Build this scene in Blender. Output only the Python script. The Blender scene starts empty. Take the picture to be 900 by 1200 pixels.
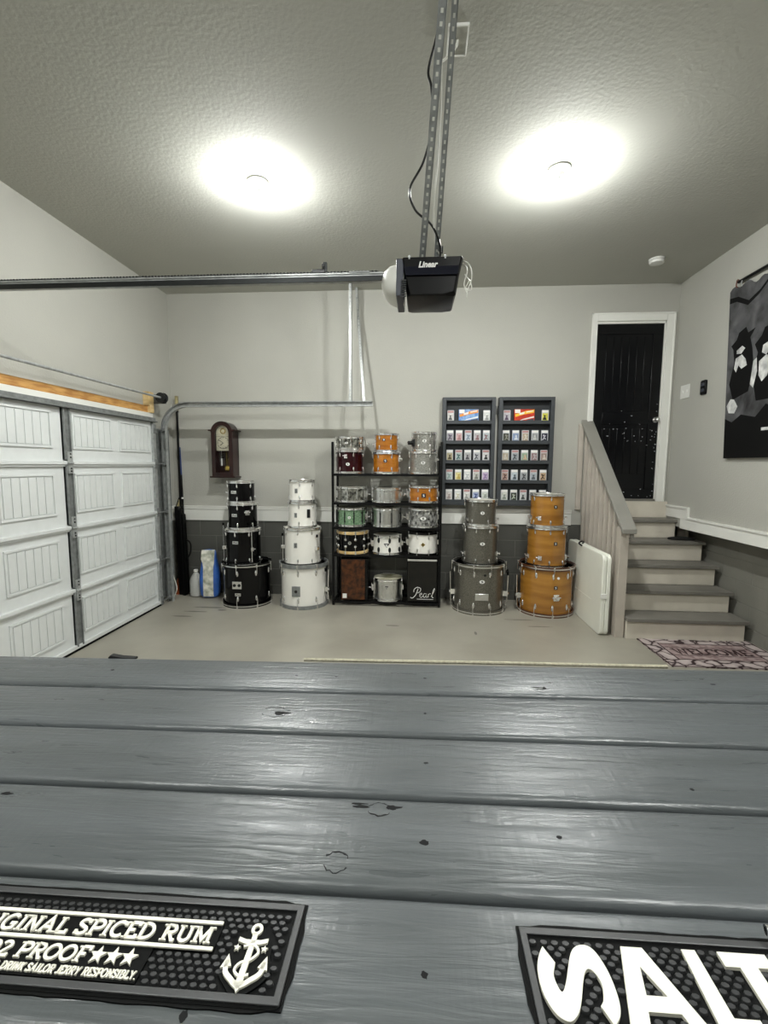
import bpy, math, random
from mathutils import Matrix, Vector
from math import sin, cos, pi, radians as rad
random.seed(7)
S = bpy.context.scene
C = S.collection
W, H = 6.15, 3.79            # room width, ceiling height
CX, CY, CZ = 3.1348, -5.7309, 1.6873

# ------------------------------------------------------------ materials
def lin(c):
    if isinstance(c, str):
        c = [int(c[i:i+2], 16)/255 for i in (0, 2, 4)]
    return tuple((x/12.92 if x <= .04045 else ((x+.055)/1.055)**2.4) for x in c)
MATS = {}
def mat(name, col, rough=.5, metal=0, var=0, vscale=4, bump=0, bscale=40, stretch=(1, 1, 1), emit=None, estr=0, trans=0, coat=0, col2=None, spec=.5, detail=4, bdist=.01, alpha=1):
    m = bpy.data.materials.new(name); m.use_nodes = True; nt = m.node_tree; N = nt.nodes; L = nt.links
    b = N['Principled BSDF']; c = lin(col)
    b.inputs['Base Color'].default_value = (*c, 1); b.inputs['Roughness'].default_value = rough
    b.inputs['Metallic'].default_value = metal; b.inputs['Specular IOR Level'].default_value = spec
    b.inputs['Transmission Weight'].default_value = trans; b.inputs['Coat Weight'].default_value = coat
    b.inputs['Alpha'].default_value = alpha
    tc = N.new('ShaderNodeTexCoord'); mp = N.new('ShaderNodeMapping'); mp.inputs['Scale'].default_value = stretch
    L.new(tc.outputs['Object'], mp.inputs['Vector'])
    n = N.new('ShaderNodeTexNoise'); n.inputs['Scale'].default_value = vscale; n.inputs['Detail'].default_value = detail
    L.new(mp.outputs[0], n.inputs['Vector'])
    r = N.new('ShaderNodeValToRGB'); c2 = lin(col2) if col2 else tuple(x*(1-var) for x in c)
    r.color_ramp.elements[0].position = .35; r.color_ramp.elements[1].position = .65
    r.color_ramp.elements[0].color = (*c2, 1); r.color_ramp.elements[1].color = (*c, 1)
    L.new(n.outputs[0], r.inputs[0]); L.new(r.outputs[0], b.inputs['Base Color'])
    if bump:
        n2 = N.new('ShaderNodeTexNoise'); n2.inputs['Scale'].default_value = bscale; n2.inputs['Detail'].default_value = 3
        L.new(mp.outputs[0], n2.inputs['Vector'])
        bp = N.new('ShaderNodeBump'); bp.inputs['Strength'].default_value = bump; bp.inputs['Distance'].default_value = bdist
        L.new(n2.outputs[0], bp.inputs['Height']); L.new(bp.outputs[0], b.inputs['Normal'])
    if emit:
        b.inputs['Emission Color'].default_value = (*lin(emit), 1); b.inputs['Emission Strength'].default_value = estr
    MATS[name] = m
    return m

wall_m = mat('wall_paint', 'afaea6', .75, var=.06, vscale=1.2, bump=.25, bscale=60)
ceil_m = mat('ceiling_texture', 'b0b0a8', .85, var=.03, vscale=2, bump=.33, bscale=44, bdist=.007)
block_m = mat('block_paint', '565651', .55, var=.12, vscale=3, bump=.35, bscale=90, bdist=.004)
trim_m = mat('white_trim', 'e2e2dc', .4, var=.03)
doorw_m = mat('garage_door_white', 'd9dcdb', .45, var=.04, vscale=14, bump=.15, bscale=160, bdist=.002)
galv_m = mat('galvanized_steel', 'b2b5b4', .38, .35, var=.3, vscale=22)
galvd_m = mat('galvanized_dull', '8b8e8d', .5, .35, var=.3, vscale=22)
darkst_m = mat('dark_steel', '2e3030', .45, .7, var=.2)
osb_m = mat('header_wood', 'c99a58', .7, col2='a06f38', vscale=7, stretch=(1, 1, 6), bump=.2)
pine_m = mat('pine_block', 'dcc391', .7, col2='c2a36b', vscale=6, stretch=(1, 1, 5))
chrome_m = mat('chrome', 'f2f2f2', .16, 1)
chrom2_m = mat('brushed_chrome', 'e6e6e4', .28, 1, var=.1, vscale=30)
black_m = mat('black_metal', '070708', .35, 0, spec=.25)
rub_m = mat('black_rubber', '040505', .6, spec=.12, var=.2, vscale=30)
rubg_m = mat('rubber_rim', '3a3b3c', .42, var=.2, vscale=25, bump=.2, bscale=200, bdist=.001)
nub_m = mat('rubber_nubs', '28292a', .4, var=.2, vscale=30)
cream_m = mat('raised_white_rubber', 'd6d4c7', .5, var=.04, vscale=60)
gloss_black = mat('black_lacquer', '040405', .14, spec=.28)
gloss_white = mat('white_lacquer', 'eae8e1', .18, coat=.5, var=.03)
grey_spark = mat('grey_sparkle', '7d7a70', .28, .55, col2='59574f', vscale=120, coat=.3)
silver_spark = mat('silver_sparkle', 'b4b3ac', .3, .6, col2='7d7d78', vscale=110, coat=.3)
amber_m = mat('amber_wood_lacquer', 'a9772f', .22, col2='8a5c22', vscale=3, stretch=(.6, .6, 4), coat=.4, detail=6)
amberd_m = mat('amber_hoop_wood', '5f3517', .3, col2='43240f', vscale=6, coat=.4)
orange_m = mat('orange_wood_lacquer', 'b9761f', .2, col2='955612', vscale=5, stretch=(1, 1, 4), coat=.6)
maroon_m = mat('maroon_lacquer', '2c060d', .14, spec=.35, var=.2)
green_m = mat('green_sparkle', '9ab597', .3, .35, col2='55805a', vscale=70, coat=.4)
oyster_m = mat('black_oyster', 'c0c0bc', .2, .4, col2='0a0a0a', vscale=26, coat=.4)
pewter_m = mat('patterned_chrome', 'd0d0c8', .2, .9, col2='4a4a46', vscale=24)
maple_m = mat('maple_hoop', 'd6bb86', .4, col2='bd9c62', vscale=8)
head_m = mat('coated_drumhead', 'dddbd0', .5, var=.08, vscale=8)
headworn_m = mat('worn_drumhead', 'dcd8c8', .5, col2='8d8a6b', vscale=6)
headclr_m = mat('dark_clear_head', '3a3b3b', .2, var=.2)
burl_m = mat('brown_burl', '5a3216', .35, col2='1e0f07', vscale=18, spec=.4, detail=8)
cajd_m = mat('dark_stained_plate', '12110d', .3, spec=.3, col2='070706', vscale=9, coat=.3)
clockw_m = mat('mahogany', '2b0f0b', .28, col2='1b0806', vscale=5, stretch=(2, 2, .5), spec=.4)
dial_m = mat('silver_gold_dial', 'c9c4ae', .35, .3, var=.15, vscale=20)
brass_m = mat('brass', 'b9a052', .25, .9)
cab_m = mat('charcoal_painted_wood', '3b3f43', .5, var=.12, vscale=8)
cabk_m = mat('cabinet_backing', '24272a', .6)
bdoor_m = mat('black_door_paint', '050609', .26, spec=.3, bump=.12, bscale=60, bdist=.002)
chip_m = mat('paint_chip', 'b9bcc0', .6)
tread_m = mat('stair_tread_paint', '76736c', .5, var=.15, vscale=5, bump=.15, bscale=50)
riser_m = mat('stair_riser_paint', 'd2cbbd', .6, var=.12, vscale=4)
balus_m = mat('baluster_paint', 'b5ada2', .6, var=.1, vscale=6)
cap_m = mat('handrail_paint', '86847d', .5, var=.1)
plastic_m = mat('folding_table_plastic', 'e2e3d8', .5, var=.05, bump=.15, bscale=150, bdist=.002)
white_pl = mat('white_plastic', 'd9d9d4', .4)
lens_m = mat('frosted_lens', 'd2d2cc', .35, var=.05)
navy_m = mat('navy_black_plastic', '0e101c', .3, spec=.35)
opgrey_m = mat('slate_plastic', '3d404a', .4)
blackpl_m = mat('black_plastic', '040405', .3, spec=.22)
wirew_m = mat('white_wire', 'd0d0c8', .5)
wireb_m = mat('black_wire', '101010', .4)
ceram_m = mat('lampholder_ceramic', 'dcdcd6', .4)
bulb_m = mat('lit_bulb', 'ffffff', .4, emit='fafcf9', estr=2350)
neck_m = mat('lit_bulb_neck', 'ffffff', .4, emit='fafcf9', estr=95)
jug_m = mat('translucent_jug', 'b9bab6', .35, var=.1, vscale=5)
bagw_m = mat('bag_printed_white', 'e6e4d8', .45, col2='8f9480', vscale=13)
bagb_m = mat('bag_blue', '3a6bc0', .4, var=.35, vscale=8)
orangepl_m = mat('orange_plastic', '9a4a22', .5, var=.2)
cloth_m = mat('black_cloth', '070707', .8)
rope_m = mat('cream_rope', 'aaa590', .8, var=.3, vscale=150)
blue_m = mat('blue_shaft', '1f3566', .3)
taped_m = mat('cream_tape', 'b5aa80', .6, col2='7d7450', vscale=20)
mark_m = mat('white_logo', 'e8e8e4', .4)
darkmark_m = mat('dark_logo', '111111', .4)

# floor with stains
floor_m = mat('floor_paint', '9e9a8e', .36, col2='908c80', vscale=1.6, bump=.12, bscale=14, bdist=.006, detail=6)
def add_stain(m, x, y, rx, ry, col, amt, nscale=9, edge=.5):
    nt = m.node_tree; N = nt.nodes; L = nt.links; b = N['Principled BSDF']
    src = b.inputs['Base Color'].links[0].from_socket
    tc = N.new('ShaderNodeTexCoord'); mp = N.new('ShaderNodeMapping'); mp.vector_type = 'POINT'
    mp.inputs['Location'].default_value = (-x/rx, -y/ry, 0); mp.inputs['Scale'].default_value = (1/rx, 1/ry, 0)
    L.new(tc.outputs['Object'], mp.inputs['Vector'])
    ln = N.new('ShaderNodeVectorMath'); ln.operation = 'LENGTH'; L.new(mp.outputs[0], ln.inputs[0])
    nz = N.new('ShaderNodeTexNoise'); nz.inputs['Scale'].default_value = nscale; L.new(tc.outputs['Object'], nz.inputs['Vector'])
    ad = N.new('ShaderNodeMath'); ad.operation = 'MULTIPLY_ADD'; L.new(nz.outputs[0], ad.inputs[0]); ad.inputs[1].default_value = 1.0; L.new(ln.outputs['Value'], ad.inputs[2])
    mr = N.new('ShaderNodeMapRange'); mr.inputs['From Min'].default_value = 1.5; mr.inputs['From Max'].default_value = 1.5+edge
    mr.inputs['To Min'].default_value = amt; mr.inputs['To Max'].default_value = 0; L.new(ad.outputs[0], mr.inputs['Value'])
    mx = N.new('ShaderNodeMix'); mx.data_type = 'RGBA'; L.new(mr.outputs[0], mx.inputs['Factor']); L.new(src, mx.inputs['A'])
    mx.inputs['B'].default_value = (*lin(col), 1); L.new(mx.outputs['Result'], b.inputs['Base Color'])
for s in ((.72, -.62, .16, .02), (.62, -.78, .12, .015), (.9, -.7, .05, .02), (.55, -.95, .1, .015), (2.9, -1.05, .06, .012), (4.3, -.75, .14, .01), (4.45, -.95, .1, .01), (3.75, -1.2, .012, .035)):
    add_stain(floor_m, *s, '35342f', .75, 14, .35)

# back wall block: mortar lines as a bump of the block paint
def brick_bump(m, axis):
    nt = m.node_tree; N = nt.nodes; L = nt.links; b = N['Principled BSDF']
    tc = N.new('ShaderNodeTexCoord'); sp = N.new('ShaderNodeSeparateXYZ'); cb = N.new('ShaderNodeCombineXYZ')
    L.new(tc.outputs['Object'], sp.inputs[0]); L.new(sp.outputs[axis], cb.inputs[0]); L.new(sp.outputs[2], cb.inputs[1])
    br = N.new('ShaderNodeTexBrick'); br.inputs['Scale'].default_value = 1; br.inputs['Brick Width'].default_value = .426
    br.inputs['Row Height'].default_value = .213; br.inputs['Mortar Size'].default_value = .006; br.inputs['Mortar Smooth'].default_value = .3
    mp = N.new('ShaderNodeMapping'); mp.inputs['Location'].default_value = (.1, -.125, 0); L.new(cb.outputs[0], mp.inputs[0]); L.new(mp.outputs[0], br.inputs['Vector'])
    bp = N.new('ShaderNodeBump'); bp.inputs['Strength'].default_value = .8; bp.inputs['Distance'].default_value = .006; bp.invert = True
    L.new(br.outputs['Fac'], bp.inputs['Height']); old = b.inputs['Normal'].links[0].from_socket
    L.new(old, bp.inputs['Normal']); L.new(bp.outputs[0], b.inputs['Normal'])
    src = b.inputs['Base Color'].links[0].from_socket
    mx = N.new('ShaderNodeMix'); mx.data_type = 'RGBA'; ml = N.new('ShaderNodeMath'); ml.operation = 'MULTIPLY'; ml.inputs[1].default_value = .45
    L.new(br.outputs['Fac'], ml.inputs[0]); L.new(ml.outputs[0], mx.inputs['Factor']); L.new(src, mx.inputs['A']); mx.inputs['B'].default_value = (*lin('77776f'), 1)
    L.new(mx.outputs['Result'], b.inputs['Base Color'])
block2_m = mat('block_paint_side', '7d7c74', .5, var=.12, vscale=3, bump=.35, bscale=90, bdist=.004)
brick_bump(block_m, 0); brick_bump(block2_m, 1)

# painted table planks
plank_m = mat('grey_painted_plank', '4b4f51', .32, col2='434748', vscale=3, stretch=(.5, 6, 6), detail=6)
def plank_nodes(m):
    nt = m.node_tree; N = nt.nodes; L = nt.links; b = N['Principled BSDF']
    tc = N.new('ShaderNodeTexCoord'); oi = N.new('ShaderNodeObjectInfo')
    vm = N.new('ShaderNodeVectorMath'); vm.operation = 'MULTIPLY_ADD'; vm.inputs[1].default_value = (1, 1, 1)
    cb = N.new('ShaderNodeCombineXYZ'); mu = N.new('ShaderNodeMath'); mu.operation = 'MULTIPLY'; mu.inputs[1].default_value = 20
    L.new(oi.outputs['Random'], mu.inputs[0]); L.new(mu.outputs[0], cb.inputs[2])
    L.new(tc.outputs['Object'], vm.inputs[0]); L.new(cb.outputs[0], vm.inputs[2])
    def noise(scale, st, det=4, dist=0):
        mp = N.new('ShaderNodeMapping'); mp.inputs['Scale'].default_value = st; L.new(vm.outputs[0], mp.inputs[0])
        n = N.new('ShaderNodeTexNoise'); n.inputs['Scale'].default_value = scale; n.inputs['Detail'].default_value = det; n.inputs['Distortion'].default_value = dist
        L.new(mp.outputs[0], n.inputs['Vector']); return n
    g = noise(9, (.8, 9, 1), 5, 1.1)          # long grain
    br = noise(60, (.3, 3, 1), 3)            # brush marks
    cr = noise(50, (2.2, .25, 1), 2)          # saw marks across
    a1 = N.new('ShaderNodeMath'); a1.operation = 'MULTIPLY_ADD'; L.new(br.outputs[0], a1.inputs[0]); a1.inputs[1].default_value = .35; L.new(g.outputs[0], a1.inputs[2])
    a2 = N.new('ShaderNodeMath'); a2.operation = 'MULTIPLY_ADD'; L.new(cr.outputs[0], a2.inputs[0]); a2.inputs[1].default_value = .28; L.new(a1.outputs[0], a2.inputs[2])
    bp = N.new('ShaderNodeBump'); bp.inputs['Strength'].default_value = .5; bp.inputs['Distance'].default_value = .003
    L.new(a2.outputs[0], bp.inputs['Height']); L.new(bp.outputs[0], b.inputs['Normal'])
    rr = N.new('ShaderNodeMapRange'); rr.inputs['From Min'].default_value = .3; rr.inputs['From Max'].default_value = .7; rr.inputs['To Min'].default_value = .26; rr.inputs['To Max'].default_value = .44
    L.new(g.outputs[0], rr.inputs['Value']); L.new(rr.outputs[0], b.inputs['Roughness'])
plank_nodes(plank_m)

# ------------------------------------------------------------ mesh builder
class MB:
    def __init__(s): s.v = []; s.f = []
    def add(s, vs, fs, M=None):
        k = len(s.v); s.v += [tuple(M @ Vector(p)) if M else tuple(p) for p in vs]; s.f += [tuple(k+i for i in f) for f in fs]; return s
    def box(s, x0, x1, y0, y1, z0, z1, M=None):
        vs = [(x, y, z) for x in (x0, x1) for y in (y0, y1) for z in (z0, z1)]
        return s.add(vs, [(0, 1, 3, 2), (4, 6, 7, 5), (0, 4, 5, 1), (2, 3, 7, 6), (0, 2, 6, 4), (1, 5, 7, 3)], M)
    def lathe(s, prof, x=0, y=0, z=0, n=48, M=None, closed=False):
        vs = []; fs = []; m = len(prof)
        for i in range(n):
            a = 2*pi*i/n
            for r, h in prof: vs.append((x+r*cos(a), y+r*sin(a), z+h))
        for i in range(n):
            j = (i+1) % n
            for k in range(m if closed else m-1):
                l = (k+1) % m; fs.append((i*m+k, j*m+k, j*m+l, i*m+l))
        if not closed:
            fs.append(tuple(i*m for i in range(n))[::-1]); fs.append(tuple(i*m+m-1 for i in range(n)))
        return s.add(vs, fs, M)
    def cyl(s, p0, p1, r, r1=None, n=16):
        p0 = Vector(p0); p1 = Vector(p1); d = p1-p0; q = d.to_track_quat('Z', 'Y').to_matrix().to_4x4(); q.translation = p0
        return s.lathe([(r, 0), (r if r1 is None else r1, d.length)], n=n, M=q)
    def ball(s, c, r, n=16, sc=(1, 1, 1)):
        pr = [(max(r*sin(pi*k/(n//2)), 1e-5), -r*cos(pi*k/(n//2))) for k in range(n//2+1)]
        return s.lathe(pr, n=n, M=Matrix.Translation(c) @ Matrix.Diagonal((*sc, 1)))
    def tube(s, pts, r, n=8, close=False):
        pts = [Vector(p) for p in pts]; vs = []; fs = []; N = len(pts); up = None
        for i, p in enumerate(pts):
            t = (pts[(i+1) % N if close else min(i+1, N-1)]-pts[(i-1) % N if close else max(i-1, 0)]).normalized()
            if up is None:
                up = Vector((0, 0, 1)) if abs(t.z) < .9 else Vector((1, 0, 0))
            a = t.cross(up).normalized(); up = a.cross(t).normalized()
            for k in range(n):
                th = 2*pi*k/n; vs.append(tuple(p+r*(a*cos(th)+up*sin(th))))
        for i in range(N if close else N-1):
            for k in range(n):
                j = (i+1) % N; fs.append((i*n+k, i*n+(k+1) % n, j*n+(k+1) % n, j*n+k))
        if not close:
            fs.append(tuple(range(n))[::-1]); fs.append(tuple((N-1)*n+k for k in range(n)))
        return s.add(vs, fs)
    def prism(s, pts, h0, h1, M=None):      # outline in local XY, extruded in Z
        n = len(pts); ar = sum(pts[i][0]*pts[(i+1) % n][1]-pts[(i+1) % n][0]*pts[i][1] for i in range(n))
        if ar < 0: pts = pts[::-1]
        vs = [(x, y, h0) for x, y in pts]+[(x, y, h1) for x, y in pts]
        fs = [tuple(range(n))[::-1], tuple(range(n, 2*n))]+[(i, (i+1) % n, n+(i+1) % n, n+i) for i in range(n)]
        return s.add(vs, fs, M)
    def strip(s, pts, w, h0, h1, M=None, close=False):
        P = [Vector(p) for p in pts]; n = len(P); L = []; R = []
        for i in range(n):
            a = P[(i-1) % n] if (close or i) else None; b = P[(i+1) % n] if (close or i < n-1) else None
            d1 = (P[i]-a).normalized() if a is not None and (P[i]-a).length > 1e-9 else None
            d2 = (b-P[i]).normalized() if b is not None and (b-P[i]).length > 1e-9 else None
            if d1 is None: d1 = d2
            if d2 is None: d2 = d1
            t = (d1+d2); t = t.normalized() if t.length > 1e-6 else d1
            nn = Vector((-t.y, t.x)); c = max(.45, nn.dot(Vector((-d1.y, d1.x))))
            ww = (w[i] if isinstance(w, (list, tuple)) else w)/2/c
            L.append(P[i]+nn*ww); R.append(P[i]-nn*ww)
        m = n if close else n-1
        for i in range(m):
            j = (i+1) % n
            q = [R[i], R[j], L[j], L[i]]
            vs = [(p.x, p.y, h0) for p in q]+[(p.x, p.y, h1) for p in q]
            fs = [(3, 2, 1, 0), (4, 5, 6, 7), (0, 1, 5, 4), (2, 3, 7, 6)]
            if not close and i == 0: fs.append((3, 0, 4, 7))
            if not close and i == m-1: fs.append((1, 2, 6, 5))
            s.add(vs, fs, M)
        return s
    def build(s, name, m, parent=None, bevel=0, smooth=35, M=None, seg=2, kind=None):
        me = bpy.data.meshes.new(name); me.from_pydata(s.v, [], s.f); me.update()
        if smooth:
            for p in me.polygons: p.use_smooth = True
            me.set_sharp_from_angle(angle=rad(smooth))
        me.materials.append(m)
        o = bpy.data.objects.new(name, me); C.objects.link(o)
        if parent: o.parent = parent
        if M: o.matrix_local = M
        if bevel:
            b = o.modifiers.new('bevel', 'BEVEL'); b.width = bevel; b.segments = seg; b.limit_method = 'ANGLE'; b.angle_limit = rad(40)
            b.harden_normals = False
        if kind: o['kind'] = kind
        return o
def tag(o, label=None, cat=None, group=None, kind=None):
    if label: o['label'] = label
    if cat: o['category'] = cat
    if group: o['group'] = group
    if kind: o['kind'] = kind
    return o
def thing(name, label, cat, loc=(0, 0, 0), rz=0, group=None, M=None):
    o = bpy.data.objects.new(name, None); o.empty_display_size = .1; C.objects.link(o)
    if M: o.matrix_world = M
    else: o.location = loc; o.rotation_euler = (0, 0, rz)
    return tag(o, label, cat, group)
def struct(name, mb, m, bevel=0): return tag(mb.build(name, m, None, bevel), kind='structure')
def place(o, x, y, z=0, rz=0, parent=None):
    o.location = (x, y, z); o.rotation_euler = (0, 0, rz)
    if parent: o.parent = parent
    return o
def copy_part(o, parent):
    c = o.copy(); C.objects.link(c); c.parent = parent
    return c
XZ = Matrix(((1, 0, 0, 0), (0, 0, -1, 0), (0, 1, 0, 0), (0, 0, 0, 1)))   # local xy -> world XZ, extrude to -Y
def arc(cx, cy, r, a0, a1, n=12, ry=None):
    return [(cx+r*cos(rad(a0+(a1-a0)*i/n)), cy+(ry or r)*sin(rad(a0+(a1-a0)*i/n))) for i in range(n+1)]
def rrect(x0, x1, y0, y1, r, n=5):
    return arc(x1-r, y1-r, r, 0, 90, n)+arc(x0+r, y1-r, r, 90, 180, n)+arc(x0+r, y0+r, r, 180, 270, n)+arc(x1-r, y0+r, r, 270, 360, n)
def spline(P, k=6, close=True):
    out = []; n = len(P)
    for i in range(n if close else n-1):
        if close: a, b, c, d = P[(i-1) % n], P[i], P[(i+1) % n], P[(i+2) % n]
        else: a, b, c, d = P[max(i-1, 0)], P[i], P[i+1], P[min(i+2, n-1)]
        for j in range(k):
            t = j/k
            out.append(tuple(.5*(2*b[q]+(c[q]-a[q])*t+(2*a[q]-5*b[q]+4*c[q]-d[q])*t*t+(3*b[q]-a[q]-3*c[q]+d[q])*t**3) for q in range(len(b))))
    if not close: out.append(P[-1])
    return out
def text_mb(txt, size, depth, bold=0, shear=0, spacing=1, align='CENTER'):
    cu = bpy.data.curves.new('lettering', 'FONT'); cu.body = txt; cu.size = size; cu.extrude = depth; cu.offset = bold; cu.shear = shear
    cu.space_character = spacing; cu.align_x = align; cu.resolution_u = 3
    o = bpy.data.objects.new('lettering', cu); C.objects.link(o); bpy.context.view_layer.update()
    me = bpy.data.meshes.new_from_object(o); mb = MB()
    mb.add([tuple(v.co) for v in me.vertices], [tuple(p.vertices) for p in me.polygons])
    bpy.data.objects.remove(o); bpy.data.curves.remove(cu); bpy.data.meshes.remove(me)
    return mb
def xform(mb, M):
    mb.v = [tuple(M @ Vector(p)) for p in mb.v]; return mb

# serif stroke font: glyph -> (width, strokes, serifs(x, y)) in a unit-height box
def G():
    s = .09
    g = {}
    g['I'] = (.42, [[(.21, 0), (.21, 1)]], [(.21, 0), (.21, 1)])
    g['L'] = (.72, [[(.2, 0), (.2, 1)], [(.2, .05), (.68, .05), (.68, .26)]], [(.2, 0), (.2, 1)])
    g['E'] = (.74, [[(.2, 0), (.2, 1)], [(.2, .05), (.68, .05), (.68, .25)], [(.2, .95), (.66, .95), (.66, .75)], [(.2, .5), (.52, .5)]], [(.15, 0), (.15, 1)])
    g['F'] = (.7, [[(.2, 0), (.2, 1)], [(.2, .95), (.66, .95), (.66, .72)], [(.2, .5), (.52, .5)]], [(.2, 0), (.15, 1)])
    g['T'] = (.78, [[(.39, 0), (.39, 1)], [(.06, .76), (.06, .95), (.72, .95), (.72, .76)]], [(.39, 0)])
    g['R'] = (.82, [[(.2, 0), (.2, 1)], [(.2, .95), (.48, .95)]+arc(.46, .72, .22, 90, -90, 8)+[(.2, .5)], [(.4, .5), (.66, .05), (.8, .05)]], [(.2, 0), (.15, 1)])
    g['P'] = (.76, [[(.2, 0), (.2, 1)], [(.2, .95), (.46, .95)]+arc(.46, .7, .25, 90, -90, 8)+[(.2, .45)]], [(.2, 0), (.15, 1)])
    g['B'] = (.78, [[(.2, 0), (.2, 1)], [(.2, .95)]+arc(.44, .74, .21, 90, -90, 8)+[(.2, .53)], [(.2, .53)]+arc(.46, .29, .24, 90, -90, 8)+[(.2, .05)]], [(.15, 0), (.15, 1)])
    g['D'] = (.86, [[(.2, 0), (.2, 1)], [(.2, .95), (.36, .95)]+arc(.36, .5, .42, 90, -90, 10, .45)+[(.2, .05)]], [(.15, 0), (.15, 1)])
    g['O'] = (.88, [arc(.44, .5, .36, 0, 360, 18, .45)], [])
    g['G'] = (.88, [arc(.46, .5, .36, 45, 300, 14, .45)+[(.74, .12), (.74, .42)], [(.5, .42), (.84, .42)]], [])
    g['C'] = (.8, [arc(.46, .5, .36, 45, 315, 14, .45), [(.72, .72), (.72, .98)]], [])
    g['S'] = (.7, [arc(.35, .73, .24, 30, 180, 8, .22)+[(.14, .64), (.54, .42)]+arc(.35, .28, .25, 20, -160, 9, .23), [(.58, .72), (.58, .98)], [(.1, .3), (.1, .02)]], [])
    g['N'] = (.88, [[(.2, 0), (.2, 1)], [(.2, .97), (.7, .03)], [(.7, 0), (.7, 1)]], [(.2, 0), (.12, 1), (.7, 1)])
    g['M'] = (1.06, [[(.2, 0), (.2, 1)], [(.2, .97), (.53, .2), (.86, .97)], [(.86, 0), (.86, 1)]], [(.2, 0), (.15, 1), (.9, 1), (.86, 0)])
    g['W'] = (1.16, [[(.12, 1), (.35, .03), (.58, .9), (.81, .03), (1.04, 1)]], [(.12, 1), (1.04, 1)])
    g['U'] = (.86, [[(.18, 1), (.18, .35)]+arc(.43, .33, .25, 180, 360, 8, .28)+[(.68, 1)]], [(.18, 1), (.68, 1)])
    g['A'] = (.9, [[(.14, 0), (.45, .97), (.76, 0)], [(.26, .33), (.64, .33)]], [(.14, 0), (.76, 0)])
    g['Y'] = (.84, [[(.12, 1), (.42, .45), (.72, 1)], [(.42, .45), (.42, 0)]], [(.12, 1), (.72, 1), (.42, 0)])
    g['J'] = (.56, [[(.4, 1), (.4, .25)]+arc(.24, .22, .16, 0, -170, 6)], [(.4, 1)])
    g['K'] = (.84, [[(.2, 0), (.2, 1)], [(.24, .42), (.68, .97)], [(.36, .56), (.72, .03)]], [(.2, 0), (.2, 1), (.68, 1), (.72, 0)])
    g['9'] = (.7, [arc(.35, .68, .24, 0, 360, 12, .26), [(.59, .7)]+arc(.3, .6, .3, 0, -100, 6, .56)], [])
    g['2'] = (.68, [arc(.32, .72, .24, 160, -10, 8, .23)+[(.1, .06), (.62, .06), (.62, .22)]], [])
    g['.'] = (.3, [[(.15, 0), (.15, .12)]], [])
    g['*'] = (.8, [], [])
    g[' '] = (.4, [], [])
    return g
GL = G()
def star(cx, cy, r, rot=90):
    return [(cx+(r if k % 2 == 0 else r*.42)*cos(rad(rot+36*k)), cy+(r if k % 2 == 0 else r*.42)*sin(rad(rot+36*k))) for k in range(10)]
def serif_text(mb, txt, x0, x1, y, h, z0, z1, wt=.17, ser=.17):
    tot = sum(GL[c][0] for c in txt); k = (x1-x0)/tot; x = x0
    for c in txt:
        w, st, se = GL[c]
        for p in st: mb.strip([(x+a*k, y+b*h) for a, b in p], wt*h, z0, z1)
        for a, b in se:
            yy = y+(b*h if b < .5 else b*h-.1*h)
            mb.prism([(x+(a-ser)*k, yy), (x+(a+ser)*k, yy), (x+(a+ser)*k, yy+.1*h), (x+(a-ser)*k, yy+.1*h)], z0, z1)
        if c == '*': mb.prism(star(x+.4*k, y+.5*h, .6*h), z0, z1)
        x += w*k

# ------------------------------------------------------------ room shell
YF = -8.4
struct('floor', MB().box(-.2, 6.6, YF, .2, -.1, 0), floor_m)
struct('ceiling', MB().box(-.2, 6.6, YF, .2, H, H+.1), ceil_m)
bk = MB(); bk.box(-.2, 5.2, 0, .16, .97, H); bk.box(6.03, W, 0, .16, .97, H); bk.box(5.2, 6.03, 0, .16, 3.38, H); bk.box(5.2, 6.03, 0, .16, .97, 1.27)
struct('wall_back', bk, wall_m)
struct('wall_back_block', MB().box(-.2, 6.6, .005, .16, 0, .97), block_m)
struct('wall_left', MB().box(-.16, 0, YF, 0, .97, H), wall_m)
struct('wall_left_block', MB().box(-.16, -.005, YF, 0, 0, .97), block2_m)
struct('wall_right', MB().box(W, 6.6, YF, .16, 1.0, H), wall_m)
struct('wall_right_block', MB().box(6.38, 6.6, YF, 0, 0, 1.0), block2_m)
struct('wall_front', MB().box(-.2, 6.6, YF-.1, YF, 0, H), wall_m)
# chair rails
def rail_prof(z0, z1):       # thickness profile, local (out, z)
    return [(0, z0), (.016, z0), (.016, z1-.05), (.024, z1-.04), (.024, z1-.012), (.03, z1-.01), (.03, z1), (0, z1)]
t = MB()
pr = rail_prof(.965, 1.15)
for xa, xb in ((0, 5.03),): t.prism(pr, xa, xb, Matrix(((0, 0, 1, 0), (-1, 0, 0, 0), (0, 1, 0, 0), (0, 0, 0, 1))))
struct('trim_1', t, trim_m)
t = MB(); t.prism(pr, -.36, -.031, Matrix(((1, 0, 0, 0), (0, 0, 1, 0), (0, 1, 0, 0), (0, 0, 0, 1))))
struct('trim_2', t, trim_m)
YZr = Matrix(((0, 0, -1, W), (1, 0, 0, 0), (0, 1, 0, 0), (0, 0, 0, 1)))   # (y,z) outline, extruded to -X from right wall
t = MB()
t.prism([(-.001, 1.235), (-.475, 1.235), (-.475, 1.125), (YF, 1.125), (YF, .99), (-.33, .99), (-.33, 1.1), (-.001, 1.1)], 0, .014, YZr)
t.prism([(-.001, 1.238), (-.48, 1.238), (-.48, 1.13), (YF, 1.13), (YF, 1.108), (-.46, 1.108), (-.46, 1.216), (-.001, 1.216)], 0, .026, YZr)
struct('trim_3', t, trim_m)

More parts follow.
